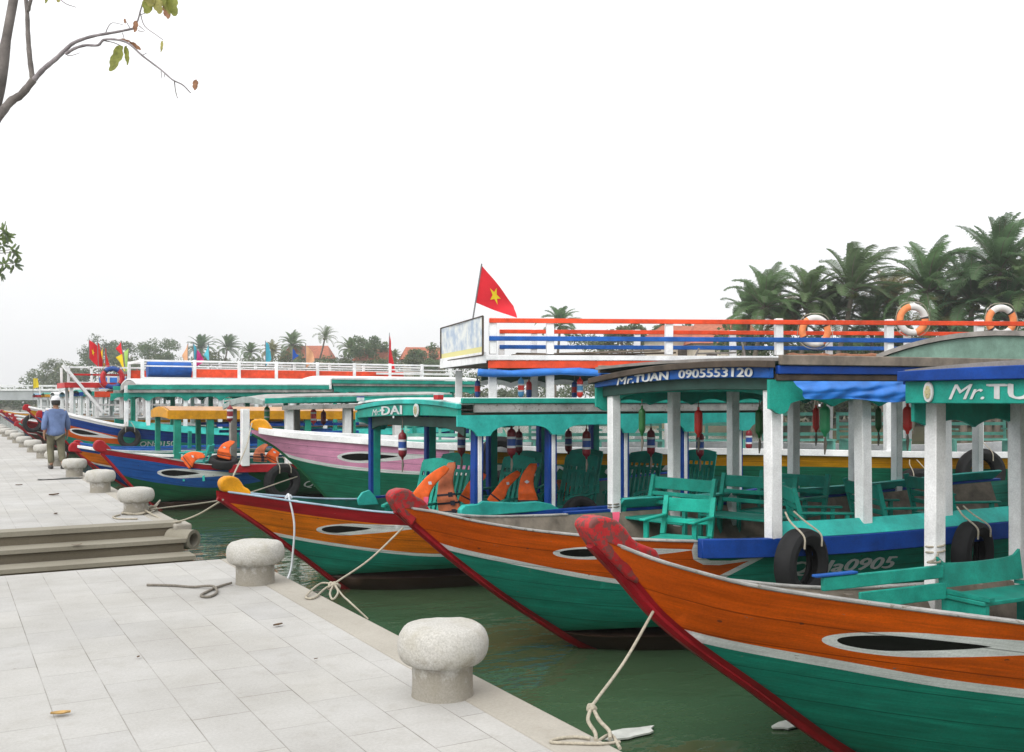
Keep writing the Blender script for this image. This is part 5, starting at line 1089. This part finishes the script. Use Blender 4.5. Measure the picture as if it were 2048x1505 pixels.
for i, (px, py, dd, pk, sc, lb) in enumerate(pl):
    p = at(px, py, dd); r = PP[pk]
    if pk in used: r = dup(PP[pk], p, (0, 0, 0), lb)
    used.add(pk); r.location = p; r.rotation_euler = (radians(random.uniform(-4, 4)), radians(random.uniform(-3, 6)), -YAW+random.uniform(-.6, .6)); r.scale = (sc, sc, sc*(1.0)); r['label'] = lb; r['group'] = 'coconut palms on the far bank'
# broadleaf masses
def clump(mb, c, rad, n, R, size, mi=0, flat=.8):
    for _ in range(n):
        v = Vector((R.gauss(0, 1), R.gauss(0, 1), R.gauss(0, 1))).normalized()*(R.random()**.4)
        p = Vector(c)+Vector((v.x*rad, v.y*rad, v.z*rad*flat)); a = Vector((R.gauss(0, 1), R.gauss(0, 1), R.gauss(0, .6))).normalized(); b = a.cross(Vector((R.gauss(0, 1), R.gauss(0, 1), R.gauss(0, 1)))).normalized(); s_ = size*R.uniform(.6, 1.3)
        q = len(mb.v); mb.v += [tuple(p-a*s_), tuple(p+b*s_*.5), tuple(p+a*s_), tuple(p-b*s_*.5)]; mb.f.append([q, q+1, q+2, q+3]); mb.m.append(mi if R.random() < .7 else mi+1)
M_BUSH = [leafmat('bush_green', (.11, .165, .075), .4, .5, .5), leafmat('bush_olive', (.16, .185, .08), .4, .5, .5), leafmat('bush_dark', (.07, .11, .05), .35, .4, .5)]
R = random.Random(5)
mb = MB()
for px in range(-60, 760, 14):
    t = (px+60)/820; dd = 215-50*t
    top = 700 if 200 < px < 700 else 712
    if px < 200: top = 735-45*clamp((px-90)/110) if px > 60 else 775
    hgt = (800-top)/F*dd
    for q in range(3):
        p = at(px+R.uniform(-9, 9), 800, dd+R.uniform(-6, 8)); rad = R.uniform(1.4, 2.6)
        clump(mb, (p.x, p.y, max(.6, CH+hgt*(.3+.33*q)*R.uniform(.75, 1.0)-rad*.5)), rad, 300, R, .26, R.choice((0, 1)))
for px in range(690, 1470, 16):
    t = (px-690)/780; dd = 165-70*t; top = 716 if px < 1150 else 668+R.uniform(-6, 14)
    for q in range(3):
        p = at(px+R.uniform(-9, 9), 800, dd+R.uniform(-5, 5)); rad = R.uniform(.9, 1.8)*(1 if px > 1150 else .9)
        clump(mb, (p.x, p.y, max(.4, (CH+(800-top)/F*dd-rad*.7)*(.35+.32*q))), rad, 240, R, .19, R.choice((0, 1)))
tag(mb.build('riverbank_vegetation', M_BUSH, None, flat=True), 'hazy mass of trees and bushes along the far river bank', 'vegetation', kind='stuff')
mb = MB()
for px in range(1450, 2130, 16):
    dd = 64-9*(px-1450)/680
    for q in range(4):
        p = at(px+R.uniform(-9, 9), 800, dd+R.uniform(2, 8)); rad = R.uniform(.8, 1.5)
        clump(mb, (p.x, p.y, CH-.5+q*1.45*R.uniform(.7, 1.05)), rad, 230, R, .17, R.choice((0, 1, 1)))
tag(mb.build('palm_grove_undergrowth', [M_BUSH[2], M_BUSH[0], M_BUSH[1]], None, flat=True), 'dark dense undergrowth below the tall palms', 'undergrowth', kind='stuff')
def btree(px, py, dd, rad, label, seed, mats, wide=1.3):
    R2 = random.Random(seed); p = at(px, py, dd); r = thing('broadleaf_tree', label, 'tree', (p.x, p.y, .2), 0, 'broadleaf trees on the far bank'); h_ = p.z-.2; mb = MB()
    for q in range(16):
        a = R2.uniform(0, 2*pi); rr = rad*R2.random()**.5*wide
        clump(mb, (rr*cos(a), rr*sin(a), h_+rad*R2.uniform(-.7, .8)), rad*R2.uniform(.35, .6), 200, R2, .2, 0)
    mb.build('crown', mats, r, flat=True)
    mb = MB().tube([(0, 0, -.3), (.1, 0, h_*.4), (0, .1, h_)], [.25, .18, .08], 8)
    for q in range(5): mb.tube([(0, 0, h_*.5), (rad*.5*cos(q*1.3), rad*.5*sin(q*1.3), h_+rad*.2)], [.09, .03], 6)
    mb.build('trunk', M_TRUNK, r)
btree(738, 702, 163, 2.3, 'round tree between the palms and the first red roof', 3, M_BUSH[:2]); btree(842, 716, 155, 2.0, 'bushy tree in front of the pale red roof', 4, M_BUSH[:2]); btree(205, 705, 205, 3.2, 'dark tree behind the red and yellow flags', 6, [M_BUSH[2], M_BUSH[0]]); btree(122, 742, 215, 2.6, 'sparse grey green tree left of the flag cluster', 7, M_BUSH[:2]); btree(262, 712, 200, 2.6, 'low green tree right of the flag cluster', 8, M_BUSH[:2]); btree(320, 703, 195, 3.0, 'wide green tree left of the peach flag', 12, M_BUSH[:2])
btree(1245, 672, 108, 1.4, 'light green bush seen through the railing left of a far rail post', 9, M_BUSH[:2], 1.8); btree(1345, 672, 102, 1.3, 'light green bush in front of the red tiled roof', 10, M_BUSH[:2], 1.8)
# houses
M_ROOF = plain('terracotta_tiles', (.42, .13, .07), .8, .35, 2.5); M_HWALL = plain('plaster_wall', (.6, .52, .42), .8, .2, 1)
def house(px, py_ridge, dd, wd, dep, hw, hr, label, rot=0):
    p = at(px, py_ridge, dd); z0 = p.z-hw-hr; r = thing('tiled_house', label, 'house', (p.x, p.y, max(z0, .2)), -YAW+rot, 'houses with tiled roofs on the far bank'); z0 = max(z0, .2); hw = p.z-hr-z0
    MB().box(-wd/2, wd/2, -dep/2, dep/2, 0, hw).build('wall', M_HWALL, r)
    MB().add([(-wd/2-.4, -dep/2-.5, hw-.15), (wd/2+.4, -dep/2-.5, hw-.15), (wd/2+.4, dep/2+.5, hw-.15), (-wd/2-.4, dep/2+.5, hw-.15), (-wd/2+.6, 0, hw+hr), (wd/2-.6, 0, hw+hr)], [(0, 1, 5, 4), (2, 3, 4, 5), (1, 2, 5), (3, 0, 4), (3, 2, 1, 0)]).build('roof', M_ROOF, r, flat=True)
    for q in (-1, 1): MB().box(q*wd*.25-.5, q*wd*.25+.5, -dep/2-.03, -dep/2+.01, hw*.35, hw*.75).build('window', M_DARKWOOD, r)
house(1445, 648, 96, 6.5, 6, 4, 1.9, 'house with a long red tiled roof behind the railing'); house(752, 697, 165, 6, 6, 3, 2.0, 'house with a faded roof beside the red pennant'); house(845, 695, 160, 6.5, 6, 3, 1.9, 'house with a pale red roof behind a bushy tree', .2); house(618, 692, 178, 8, 6, 3, 2.2, 'house with a reddish roof below the slender palm'); house(1360, 652, 100, 5, 6, 4, 1.2, 'second red roofed house left of the long roof', .3)
# bridge
bd = thing('bridge', 'pale concrete bridge across the river at the far left', 'bridge', at(60, 800, 190)-Vector((0, 0, CH)), -YAW-.25)
M_CONC = plain('bridge_concrete', (.36, .38, .39), .85, .25, .4)
MB().box(-60, 26, -3, 3, 1.55, 3.3).build('deck', M_CONC, bd); MB().box(-60, 26, -3.2, -3.0, 3.3, 3.62).box(-60, 26, -3.2, -3.0, 4.15, 4.35).build('parapet', P_('WHITE'), bd)
for i in range(6): MB().box(-56+15*i, -54.4+15*i, -2.6, 2.6, -2.5, 1.6).build('pier', M_CONC, bd)
for i in range(28): MB().box(-60+3.1*i, -59.7+3.1*i, -3.2, -3.0, 3.6, 4.2).build('rail_post', P_('WHITE'), bd)

# ---------------------------------------------------------------- near trees at the left
def bark(name, col):
    return plain(name, col, .9, .5, 9, .01)
M_BARK = bark('grey_bark', (.17, .15, .14)); M_BARK2 = bark('pale_bark', (.28, .25, .26))
def big_leaf(mb, base, dirv, ln, wd, R, mi=0, curl=.25):
    d = Vector(dirv).normalized(); s_ = d.cross(Vector((SY, CY, 0))+Vector((R.uniform(-.6, .6), R.uniform(-.6, .6), R.uniform(-.4, .4)))).normalized(); n_ = d.cross(s_)
    def fn(u, v):
        w = wd*(sin(pi*min(1, u**.8*.93+.035))**.62)*(.9+.13*sin(u*13+3*round(v))+.06*sin(u*29)); y = (v-.5)
        return Vector(base)+d*(u*ln)+s_*(y*w)+n_*(curl*ln*(u*u*.5+.5*y*y*(1+sin(u*6)*.6)))
    mb.grid(fn, 18, 6, mi)
t1 = thing('almond_tree', 'large-leaved bare-branched tree reaching into the top left corner', 'tree', gnd(-330, 1342))
o1 = t1.location.copy()
def rel(px, py, d): return at(px, py, d)-o1
mb = MB()
mb.tube(smooth_path([rel(-330, 1350, 6), rel(-300, 1100, 6), rel(-215, 800, 6), rel(-120, 480, 6.0), rel(-52, 290, 6), rel(-16, 200, 6), rel(3, 130, 6), rel(16, 60, 6.05), rel(34, -40, 6.1), rel(60, -200, 6.1)], 4), [max(.026, .145-.0044*q) for q in range(37)], 12)
mb.build('trunk', M_BARK, t1, ang=70)
mb = MB()
def br(P, r0, r1, n=5, mi=0):
    T = smooth_path([rel(*p) for p in P], n); mb.tube(T, [(r0+(r1-r0)*q/(len(T)-1))*(1+.07*sin(q*2.1)) for q in range(len(T))], 8, mi)
br([(-110, 455, 5.95), (-60, 330, 5.93), (-12, 248, 5.93), (20, 205, 6.0), (42, 190, 6.0), (67, 160, 6.0)], .029, .02)
br([(66, 163, 6.0), (60, 120, 6.0), (56, 70, 6.0), (54, 20, 6.02), (47, -40, 6.05)], .017, .011); br([(56, 22, 6.0), (62, 0, 6), (75, -25, 6.1)], .012, .008)
br([(66, 162, 6.0), (88, 138, 5.97), (112, 118, 5.95), (133, 98, 5.93), (150, 85, 5.92), (185, 73, 5.9), (230, 65, 5.86), (270, 57, 5.85)], .0155, .006, 5, 1)
br([(132, 108, 5.93), (150, 97, 5.9), (172, 91, 5.88), (196, 91, 5.86), (208, 80, 5.85), (235, 80, 5.8), (258, 88, 5.8), (285, 112, 5.78), (322, 140, 5.75), (345, 160, 5.73), (365, 170, 5.72), (381, 186, 5.7)], .009, .003, 4, 1)
br([(349, 164, 5.72), (351, 182, 5.72), (355, 197, 5.72)], .003, .002, 3); br([(209, 82, 5.85), (228, 86, 5.85), (246, 94, 5.85)], .003, .002, 3)
br([(268, 58, 5.85), (276, 40, 5.85), (282, 18, 5.85), (290, -6, 5.85)], .005, .004, 4, 1); br([(280, 25, 5.85), (289, 52, 5.85), (312, 70, 5.83), (326, 80, 5.82)], .003, .002, 4, 1); br([(210, 70, 5.9), (216, 55, 5.9), (225, 46, 5.9), (246, 50, 5.9)], .003, .0015, 3, 1); br([(135, 112, 5.92), (145, 111, 5.9), (160, 106, 5.9)], .003, .0015, 3, 1); br([(115, -5, 6), (132, 8, 6), (152, 15, 6)], .003, .002, 3, 1)
for px, py, tx, ty in ((245, 66, 249, 81), (281, 30, 298, 24), (278, 52, 290, 62), (322, 143, 324, 158), (283, 112, 294, 106), (330, 146, 328, 156), (276, 62, 288, 64), (262, 60, 250, 40)): br([(px, py, 5.83), (tx, ty, 5.83)], .0025, .0015, 2, 1)
mb.build('branches', [M_BARK, M_BARK2], t1, ang=70)
mb = MB(); RL = random.Random(9)
for px, py, dx, dz, ln, wd, mi in ((243, 92, -.32, -1, .165, .075, 0), (252, 92, .25, -1, .115, .062, 0), (325, 82, .02, -1, .068, .034, 1), (391, 160, .1, -1, .062, .055, 2), (272, 42, .0, -1, .07, .038, 2), (303, -12, -.25, -1, .125, .075, 0), (312, -6, .25, -1, .11, .06, 1), (322, -20, .5, -1, .16, .07, 0), (338, -16, .2, -1, .155, .075, 0), (330, 10, .2, -.6, .09, .05, 2), (298, -25, .1, -1, .12, .08, 1), (96, -12, -.1, -1, .06, .036, 0), (259, 85, 1, -.6, .085, .03, 2), (238, 80, 1, -.2, .07, .022, 2), (249, 38, .2, -.6, .03, .024, 2), (118, -8, -.2, -1, .04, .03, 1)):
    big_leaf(mb, rel(px, py, 5.82), Vector((CY*dx, -SY*dx, dz)), ln, wd, RL, mi, .3)
mb.build('foliage', [leafmat('almond_leaf_green', (.24, .28, .07), .6, .5, 14), leafmat('almond_leaf_yellow', (.42, .42, .13), .6, .4, 14), leafmat('almond_leaf_brown', (.34, .2, .1), .55, .5, 14)], t1, ang=80)
t2 = thing('small_leaved_tree', 'leafy twigs of another tree entering at the left edge', 'tree', gnd(-420, 1090)); o1 = t2.location.copy(); d2 = gnd(-420, 1090); dd = d2.x*SY+d2.y*CY
mb = MB()
mb.tube(smooth_path([rel(-420, 1095, dd), rel(-400, 850, dd), rel(-330, 650, dd), rel(-260, 520, dd)]), [.14-.004*q for q in range(19)], 10)
mb.build('trunk', M_BARK, t2)
mb = MB(); lf = MB(); RL = random.Random(21)
tips = [(12, 470), (4, 490), (22, 500), (30, 505), (8, 530), (28, 528), (3, 545), (6, 462), (-14, 500), (-20, 540), (-8, 480)]
tips += [(RL.uniform(-330, -25), RL.uniform(380, 640)) for _ in range(45)]
for px, py in tips:
    br([(-280, 540, dd), (-150+.3*px, 520+.2*(py-520), dd+RL.uniform(-.4, .4)), (px, py, dd+RL.uniform(-.1, .1))], .02, .003, 5)
    c0 = rel(px, py, dd)
    for q in range(9 if px > -25 else 12):
        a = RL.uniform(-2.6, 2.6) if px > -25 else RL.uniform(-3.1, 3.1); dr = Vector((CY*cos(a)+SY*RL.uniform(-.5, .5), -SY*cos(a)+CY*RL.uniform(-.5, .5), sin(a)-.25))
        big_leaf(lf, c0+dr*.012, dr, RL.uniform(.07, .11), RL.uniform(.025, .04), RL, RL.choice((0, 0, 1)), .12)
mb.build('branches', [M_BARK, M_BARK2], t2); lf.build('foliage', [leafmat('twig_leaf_green', (.17, .23, .1), .5, .4, 14), leafmat('twig_leaf_dark', (.14, .18, .12), .5, .4, 14)], t2, ang=80)

# ---------------------------------------------------------------- ropes
RG = 'mooring ropes'
def rope(name, label, paths, mat=M_ROPE, cat='rope'):
    mb = MB()
    for P, r in paths: mb.tube(smooth_path(P, 7), r, 7)
    tag(mb.build(name, mat, None, ang=80), label, cat, RG)
def knot(p, r, n=26, seed=0, up=.7):
    R3 = random.Random(seed); return [Vector(p)+Vector((r*cos(q*.9)*R3.uniform(.5, 1.1), r*sin(q*.9)*R3.uniform(.5, 1.1), r*up*sin(q*1.7)*R3.uniform(.4, 1))) for q in range(n)]
X, Z = c.loc(1306, 1224, -.08); pc = c.w(X, -.08, Z); q0 = at(1184, 1412, 4.95); gk = gnd(1192, 1485)
rope('mooring_rope', 'taut pale rope from the nearest red stem to the knot at the quay edge', [([pc, pc.lerp(q0, .5)-Vector((0, 0, .03)), q0], .0085), (knot(q0-Vector((0, 0, .01)), .022, 20, 1), .009),
     ([q0, at(1176, 1440, 4.9), at(1190, 1465, 4.85), gk+Vector((0, 0, .01))], .010), ([q0, at(1198, 1440, 4.9), at(1218, 1462, 4.85), gnd(1220, 1482)+Vector((0, 0, .01))], .010), ([gnd(1222, 1488)+Vector((.05, 0, .0)), gnd(1205, 1493)+Vector((0, 0, .012)), gnd(1150, 1492)+Vector((0, 0, .012)), gnd(1103, 1490)+Vector((0, 0, .012)), gnd(1115, 1483)+Vector((0, 0, .012)), gnd(1150, 1480)+Vector((0, 0, .014)), gnd(1180, 1484)+Vector((0, 0, .016))], .008), ([gk, gk+Vector((.12, .05, 0)), gnd(1240, 1497)], .009)])
X, Z = d.loc(806, 1056, -.07); pd = d.w(X, -.07, Z); q1 = gnd(668, 1182)+Vector((0, 0, .06))
rope('mooring_rope', 'taut rope from the middle red stem to a looped knot on the kerb', [([pd, pd.lerp(q1, .5)-Vector((0, 0, .04)), q1], .009), (knot(q1-Vector((0, 0, .02)), .05, 34, 2, .6), .009),
     ([q1, gnd(640, 1180)+Vector((0, 0, .05)), gnd(612, 1198)+Vector((0, 0, .02)), gnd(628, 1200)+Vector((0, 0, .015)), gnd(650, 1185)+Vector((0, 0, .03)), q1], .009), ([q1, gnd(676, 1192)+Vector((0, 0, .03)), gnd(666, 1203)+Vector((0, 0, .015)), gnd(660, 1192)+Vector((0, 0, .02)), q1], .009), ([q1, gnd(684, 1195)+Vector((0, 0, .02)), gnd(700, 1210)+Vector((0, 0, .02)), gnd(712, 1216)+Vector((.1, 0, -.1))], .008)])
b3 = Vector((2.46, 14.98, .07)); X, Z = e.loc(446, 1000, -.06); pe = e.w(X, -.06, Z)
rope('mooring_rope', 'slack rope sagging from the yellow prow knob to the bollard above the steps', [([pe, pe.lerp(b3, .3)-Vector((0, 0, .16)), pe.lerp(b3, .6)-Vector((0, 0, .22)), pe.lerp(b3, .85)-Vector((0, 0, .1)), b3], .012)])
X, Z = k.loc(594, 954, -.1); pk = k.w(X, -.1, Z)
rope('mooring_rope', 'long taut rope from the pink bow to the bollard above the steps', [([pk, pk.lerp(b3, .5)-Vector((0, 0, .12)), b3+Vector((.1, .05, -.02))], .012)])
rope('coiled_rope', 'coils of pale rope around the foot of the bollard above the steps', [([Vector((2.385, 15.04, .015+.01*(q % 3)))+Vector((cos(q*.5)*(.2+.02*sin(q)), sin(q*.5)*(.2+.02*cos(q*1.3)), 0)) for q in range(28)], .012), ([gnd(300, 1026)+Vector((0, 0, .03)), gnd(315, 1020)+Vector((0, 0, .1)), gnd(320, 1012)+Vector((0, 0, .08)), gnd(312, 1018)+Vector((0, 0, .03))], .011), (knot(gnd(306, 1024)+Vector((0, 0, .05)), .06, 30, 5), .011), ([gnd(275, 1040)+Vector((0, 0, .012)), gnd(240, 1040)+Vector((0, 0, .012)), gnd(226, 1036)+Vector((0, 0, .012)), gnd(240, 1032)+Vector((0, 0, .012))], .012)])
X, Z = e.loc(578, 1004, -.34); p0 = e.w(X, -.35, Z+.035)
rope('hanging_rope', 'white rope looped over the red gunwale and hanging to the water', [([p0+Vector((0, .15, .0)), p0+Vector((0, .05, .05)), p0+Vector((-.02, -.06, .02)), e.w(X+.02, -.47, Z-.25), e.w(X, -.48, Z-.6), e.w(X-.05, -.5, Z-.85), e.w(X-.22, -.6, Z-1.0), e.w(X-.45, -.6, Z-.98)], .013), (knot(p0+Vector((0, -.02, .03)), .025, 16, 3), .012)], M_PVEST)
X, Z = k.loc(505, 846, 0); X2, Z2 = e.loc(466, 953, 0)
rope('tie_rope', 'thin rope tying the pink boat prow to the yellow prow knob', [([k.w(X, -.05, Z), k.w(X, -.05, Z).lerp(e.w(X2, 0, Z2), .4)-Vector((0, 0, .12)), e.w(X2, 0, Z2)], .011)])
rope('loose_rope', 'dark rope lying loose on the paving from the foot of the second bollard', [([gnd(463, 1171)+Vector((0, 0, .02)), gnd(440, 1176)+Vector((0, 0, .014)), gnd(424, 1182)+Vector((0, 0, .012)), gnd(402, 1194)+Vector((0, 0, .012)), gnd(418, 1197)+Vector((0, 0, .012)), gnd(434, 1188)+Vector((0, 0, .014)), gnd(424, 1179)+Vector((0, 0, .028)), gnd(385, 1177)+Vector((0, 0, .012)), gnd(345, 1174)+Vector((0, 0, .012)), gnd(294, 1173)+Vector((0, 0, .012))], .011)], M_ROPEDK)
rope('tie_rope', 'pale rope wound around the nearest white canopy post', [([c.w(4.2+.075*cos(q*.8), 1.3+.075*sin(q*.8), 1.1+.006*q) for q in range(16)], .009), ([c.w(4.14, 1.22, 1.12), c.w(3.9, 1.05, 1.11), c.w(3.65, .9, 1.13), c.w(3.9, 1.0, 1.10), c.w(4.12, 1.2, 1.09)], .009)])
rope('tie_rope', 'dark rope tied around the far front white post', [([d.w(3.14+.065*cos(q*.8), 1.34+.065*sin(q*.8), 1.17+.004*q) for q in range(16)], .008)], M_ROPEDK)
for b_, px, py, lb in ((c, 1229, 1053, 'pink plastic strip tied behind the nearest red prow head'), (d, 850, 1012, 'pink plastic strip tied behind the middle red prow head')):
    X, Z = b_.loc(px, py, .05); p = b_.w(X, .05, Z)
    tag(MB().grid(lambda u, v: p+b_.a*((.02+.03*v)*(u-.5)+.01*v)+Vector((0, .004*sin(v*6), (v-.5)*.16)), 4, 6).build('plastic_strip', plain('pink_plastic_'+b_.key, (.8, .12, .22), .5, .1), None, ang=80), lb, 'ribbon')

# ---------------------------------------------------------------- the walking man, seen from behind
def skin_obj(name, verts, edges, mat, parent, sub=2, root=0):
    me = bpy.data.meshes.new(name); me.from_pydata([v[:3] for v in verts], edges, []); o = bpy.data.objects.new(name, me); COL.objects.link(o); o.parent = parent
    md = o.modifiers.new('skin', 'SKIN'); md.use_smooth_shade = True
    bm = bmesh.new(); bm.from_mesh(me); ly = bm.verts.layers.skin.verify(); bm.verts.ensure_lookup_table()
    for i, v in enumerate(verts): bm.verts[i][ly].radius = (v[3], v[4] if len(v) > 4 else v[3]); bm.verts[i][ly].use_root = (i == root)
    bm.to_mesh(me); bm.free(); sd = o.modifiers.new('sub', 'SUBSURF'); sd.levels = sub; sd.render_levels = sub; me.materials.append(mat); return o
pm = gnd(112, 938); man = thing('person', 'man in a blue jacket, olive trousers and white cap walking away along the quay', 'person', pm, radians(8))
M_SKIN = plain('skin', (.28, .15, .09), .6, .15, 20); M_JACK = plain('blue_jacket', (.13, .19, .36), .85, .35, 5, .01); M_TROU = plain('olive_trousers', (.15, .14, .09), .9, .35, 5, .01); M_CAP = plain('white_cap', (.75, .75, .78), .8, .1, 12); M_HAIR = plain('black_hair', (.02, .018, .016), .7, .3, 30); M_SHOE = plain('dark_shoe', (.04, .035, .03), .6, .3, 9)
# walks towards +y; left is -x
V = [(0, 0, .86, .13, .10), (0, .01, 1.05, .13, .1), (0, .02, 1.25, .16, .11), (0, .01, 1.38, .10, .08), (0, .01, 1.45, .052), (0, .03, 1.55, .075, .09), (0, .03, 1.63, .07, .085)]
E_ = [(0, 1), (1, 2), (2, 3), (3, 4), (4, 5), (5, 6)]
def limb(start, pts):
    p = start
    for q in pts: V.append(q); E_.append((p, len(V)-1)); p = len(V)-1
    return p
limb(0, [(-.09, .03, .82, .085), (-.10, .08, .47, .055), (-.10, -.02, .10, .04), (-.11, .1, .05, .035)]); limb(0, [(.09, -.02, .82, .085), (.10, -.02, .47, .055), (.10, -.22, .12, .04), (.11, -.14, .05, .035)])
for sg, yy in ((-1, -.06), (1, .05)):
    wri = limb(2, [(sg*.19, .01, 1.36, .06), (sg*.25, yy*.6, 1.10, .042), (sg*.275, yy*1.9+.02, .86, .03), (sg*.28, yy*2+.03, .79, .032, .018)])
    for fi in range(4): limb(wri, [(sg*.28, yy*2+.055-.02*fi, .745-.004*abs(fi-1.5), .0095), (sg*(.275), yy*2+.056-.02*fi, .71-.006*abs(fi-1.5), .0085), (sg*.262, yy*2+.056-.02*fi, .684-.004*abs(fi-1.5), .007)])
    limb(wri, [(sg*.262, yy*2+.07, .785, .0105), (sg*.255, yy*2+.085, .75, .009)])
skin_obj('body', V, E_, M_SKIN, man, 2)
mbn = MB(); mbn.lathe([(.0, .06), (.018, .045), (.02, .0), (.0, -.04)], 8, 0, Matrix.Translation((0, .115, 1.56))).build('nose', M_SKIN, man)
for sg in (-1, 1): MB().lathe([(.002, -.035), (.012, -.02), (.014, .01), (.004, .03)], 8, 0, Matrix.Translation((sg*.082, .02, 1.55))).build('ear', M_SKIN, man)
J_ = [(0, 0, .73, .235, .175), (0, 0, .86, .23, .17), (0, .02, 1.10, .215, .15), (0, .015, 1.33, .20, .125), (0, .015, 1.42, .085, .075)]; JE = [(0, 1), (1, 2), (2, 3), (3, 4)]
for sg, yy in ((-1, -.06), (1, .05)):
    b = len(J_); J_ += [(sg*.185, .01, 1.315, .085), (sg*.262, yy*.6, 1.10, .072), (sg*.285, yy*1.7+.02, .90, .062)]; JE += [(3, b), (b, b+1), (b+1, b+2)]
skin_obj('jacket', J_, JE, M_JACK, man, 2, 2)
T_ = [(0, .0, .90, .185, .15), (-.095, .03, .78, .115), (-.105, .08, .48, .085), (-.105, -.01, .12, .075), (.095, -.02, .78, .115), (.105, -.02, .48, .09), (.105, -.2, .15, .075)]
skin_obj('trousers', T_, [(0, 1), (1, 2), (2, 3), (0, 4), (4, 5), (5, 6)], M_TROU, man, 2)
for x, y, z, tl in ((-.11, .03, .045, 0), (.11, -.2, .07, -.5)):
    MB().lathe([(.001, -.14), (.04, -.11), (.05, 0), (.045, .08), (.03, .13), (.001, .145)], 12, 0, Matrix.Translation((x, y, z))@Matrix.Rotation(radians(-90)+tl, 4, 'X')).build('shoe', M_SHOE, man)
MB().lathe([(.088, 1.50), (.098, 1.54), (.1, 1.60), (.09, 1.62)], 16, 0, Matrix.Translation((0, .02, 0))).build('hair', M_HAIR, man)
mbc = MB().lathe([(.098, 1.585), (.099, 1.63), (.092, 1.67), (.07, 1.70), (.03, 1.715), (.008, 1.717)], 20, 0, Matrix.Translation((0, .025, 0)))
mbc.grid(lambda u, v: ((u-.5)*.17, .10+.10*v*sin(pi*clamp(u, .1, .9)), 1.612-.02*v-.02*(2*u-1)**2), 10, 4); mbc.build('cap', M_CAP, man, ang=60)

# damp river air: far trees fade slightly
m = bpy.data.materials.new('haze_air'); m.use_nodes = True; nt = m.node_tree; nt.nodes.remove(nt.nodes['Principled BSDF']); pv = nt.nodes.new('ShaderNodeVolumePrincipled'); pv.inputs['Color'].default_value = (.97, .98, .99, 1); pv.inputs['Density'].default_value = .0008; pv.inputs['Anisotropy'].default_value = .2
nt.links.new(pv.outputs[0], nt.nodes['Material Output'].inputs['Volume'])
tag(MB().box(-262, 302, -122, 422, -5, 16.5).build('haze', m, None, flat=True), kind='stuff')
# ---------------------------------------------------------------- camera, sky, light
cam = bpy.data.cameras.new('camera'); co = bpy.data.objects.new('camera', cam); COL.objects.link(co); S.camera = co
co.location = (0, 0, CH); co.rotation_euler = (radians(90), 0, -YAW); cam.sensor_width = 36; cam.lens = 36*F/2048; cam.shift_y = (HZ-752.5)/2048; cam.clip_start = .05; cam.clip_end = 6000
wd = bpy.data.worlds.new('World'); S.world = wd; wd.use_nodes = True; nt = wd.node_tree; N = nt.nodes.new; L = nt.links.new; bg = nt.nodes['Background']
sky = N('ShaderNodeTexSky'); sky.sky_type = 'NISHITA'; sky.sun_disc = False; sky.sun_elevation = atan2(.80, sqrt(.8**2+.42**2)); sky.sun_rotation = atan2(-.80, -.42); sky.air_density = 1.2; sky.dust_density = 4.
hs = N('ShaderNodeHueSaturation'); hs.inputs['Saturation'].default_value = .12; L(sky.outputs[0], hs.inputs['Color'])
tc = N('ShaderNodeTexCoord'); n1 = noise(N, L, tc.outputs['Generated'], 2.2, 5, .55, (1, 1, 2.2)); r = ramp(N, .3, .75, (10.6, 10.7, 10.9, 1), (12.6, 12.65, 12.7, 1)); L(n1, r.inputs[0])
r.color_ramp.elements[0].color = (.90, .91, .925, 1); r.color_ramp.elements[1].color = (1, 1, 1, 1)
spz = N('ShaderNodeSeparateXYZ'); L(tc.outputs['Generated'], spz.inputs[0]); zz = N('ShaderNodeMath'); zz.operation = 'MULTIPLY_ADD'; zz.use_clamp = False; zz.inputs[1].default_value = 6.5; zz.inputs[2].default_value = 9.3; cz_ = N('ShaderNodeMath'); cz_.operation = 'MAXIMUM'; cz_.inputs[1].default_value = 0.; L(spz.outputs[2], cz_.inputs[0]); L(cz_.outputs[0], zz.inputs[0])
vm = N('ShaderNodeVectorMath'); vm.operation = 'SCALE'; L(zz.outputs[0], vm.inputs['Scale']); L(r.outputs[0], vm.inputs[0])
L(mixc(N, L, .82, hs.outputs[0], vm.outputs[0]), bg.inputs['Color']); bg.inputs['Strength'].default_value = .12
sun = bpy.data.lights.new('sun', 'SUN'); sun.energy = 1.5; sun.angle = radians(38); sun.color = (1, .97, .92); so = bpy.data.objects.new('sun', sun); COL.objects.link(so)
sd_ = Vector((-.80, -.42, .80)); so.rotation_euler = sd_.to_track_quat('Z', 'Y').to_euler(); so.location = (0, 0, 30)
vs = S.view_settings; vs.view_transform = 'Standard'; vs.look = 'None'; vs.exposure = .08; vs.gamma = 1.; vs.use_curve_mapping = False
S.cycles.max_bounces = 6; S.cycles.diffuse_bounces = 3; S.cycles.transparent_max_bounces = 8; S.cycles.use_denoising = True; S.cycles.caustics_reflective = False; S.cycles.caustics_refractive = False
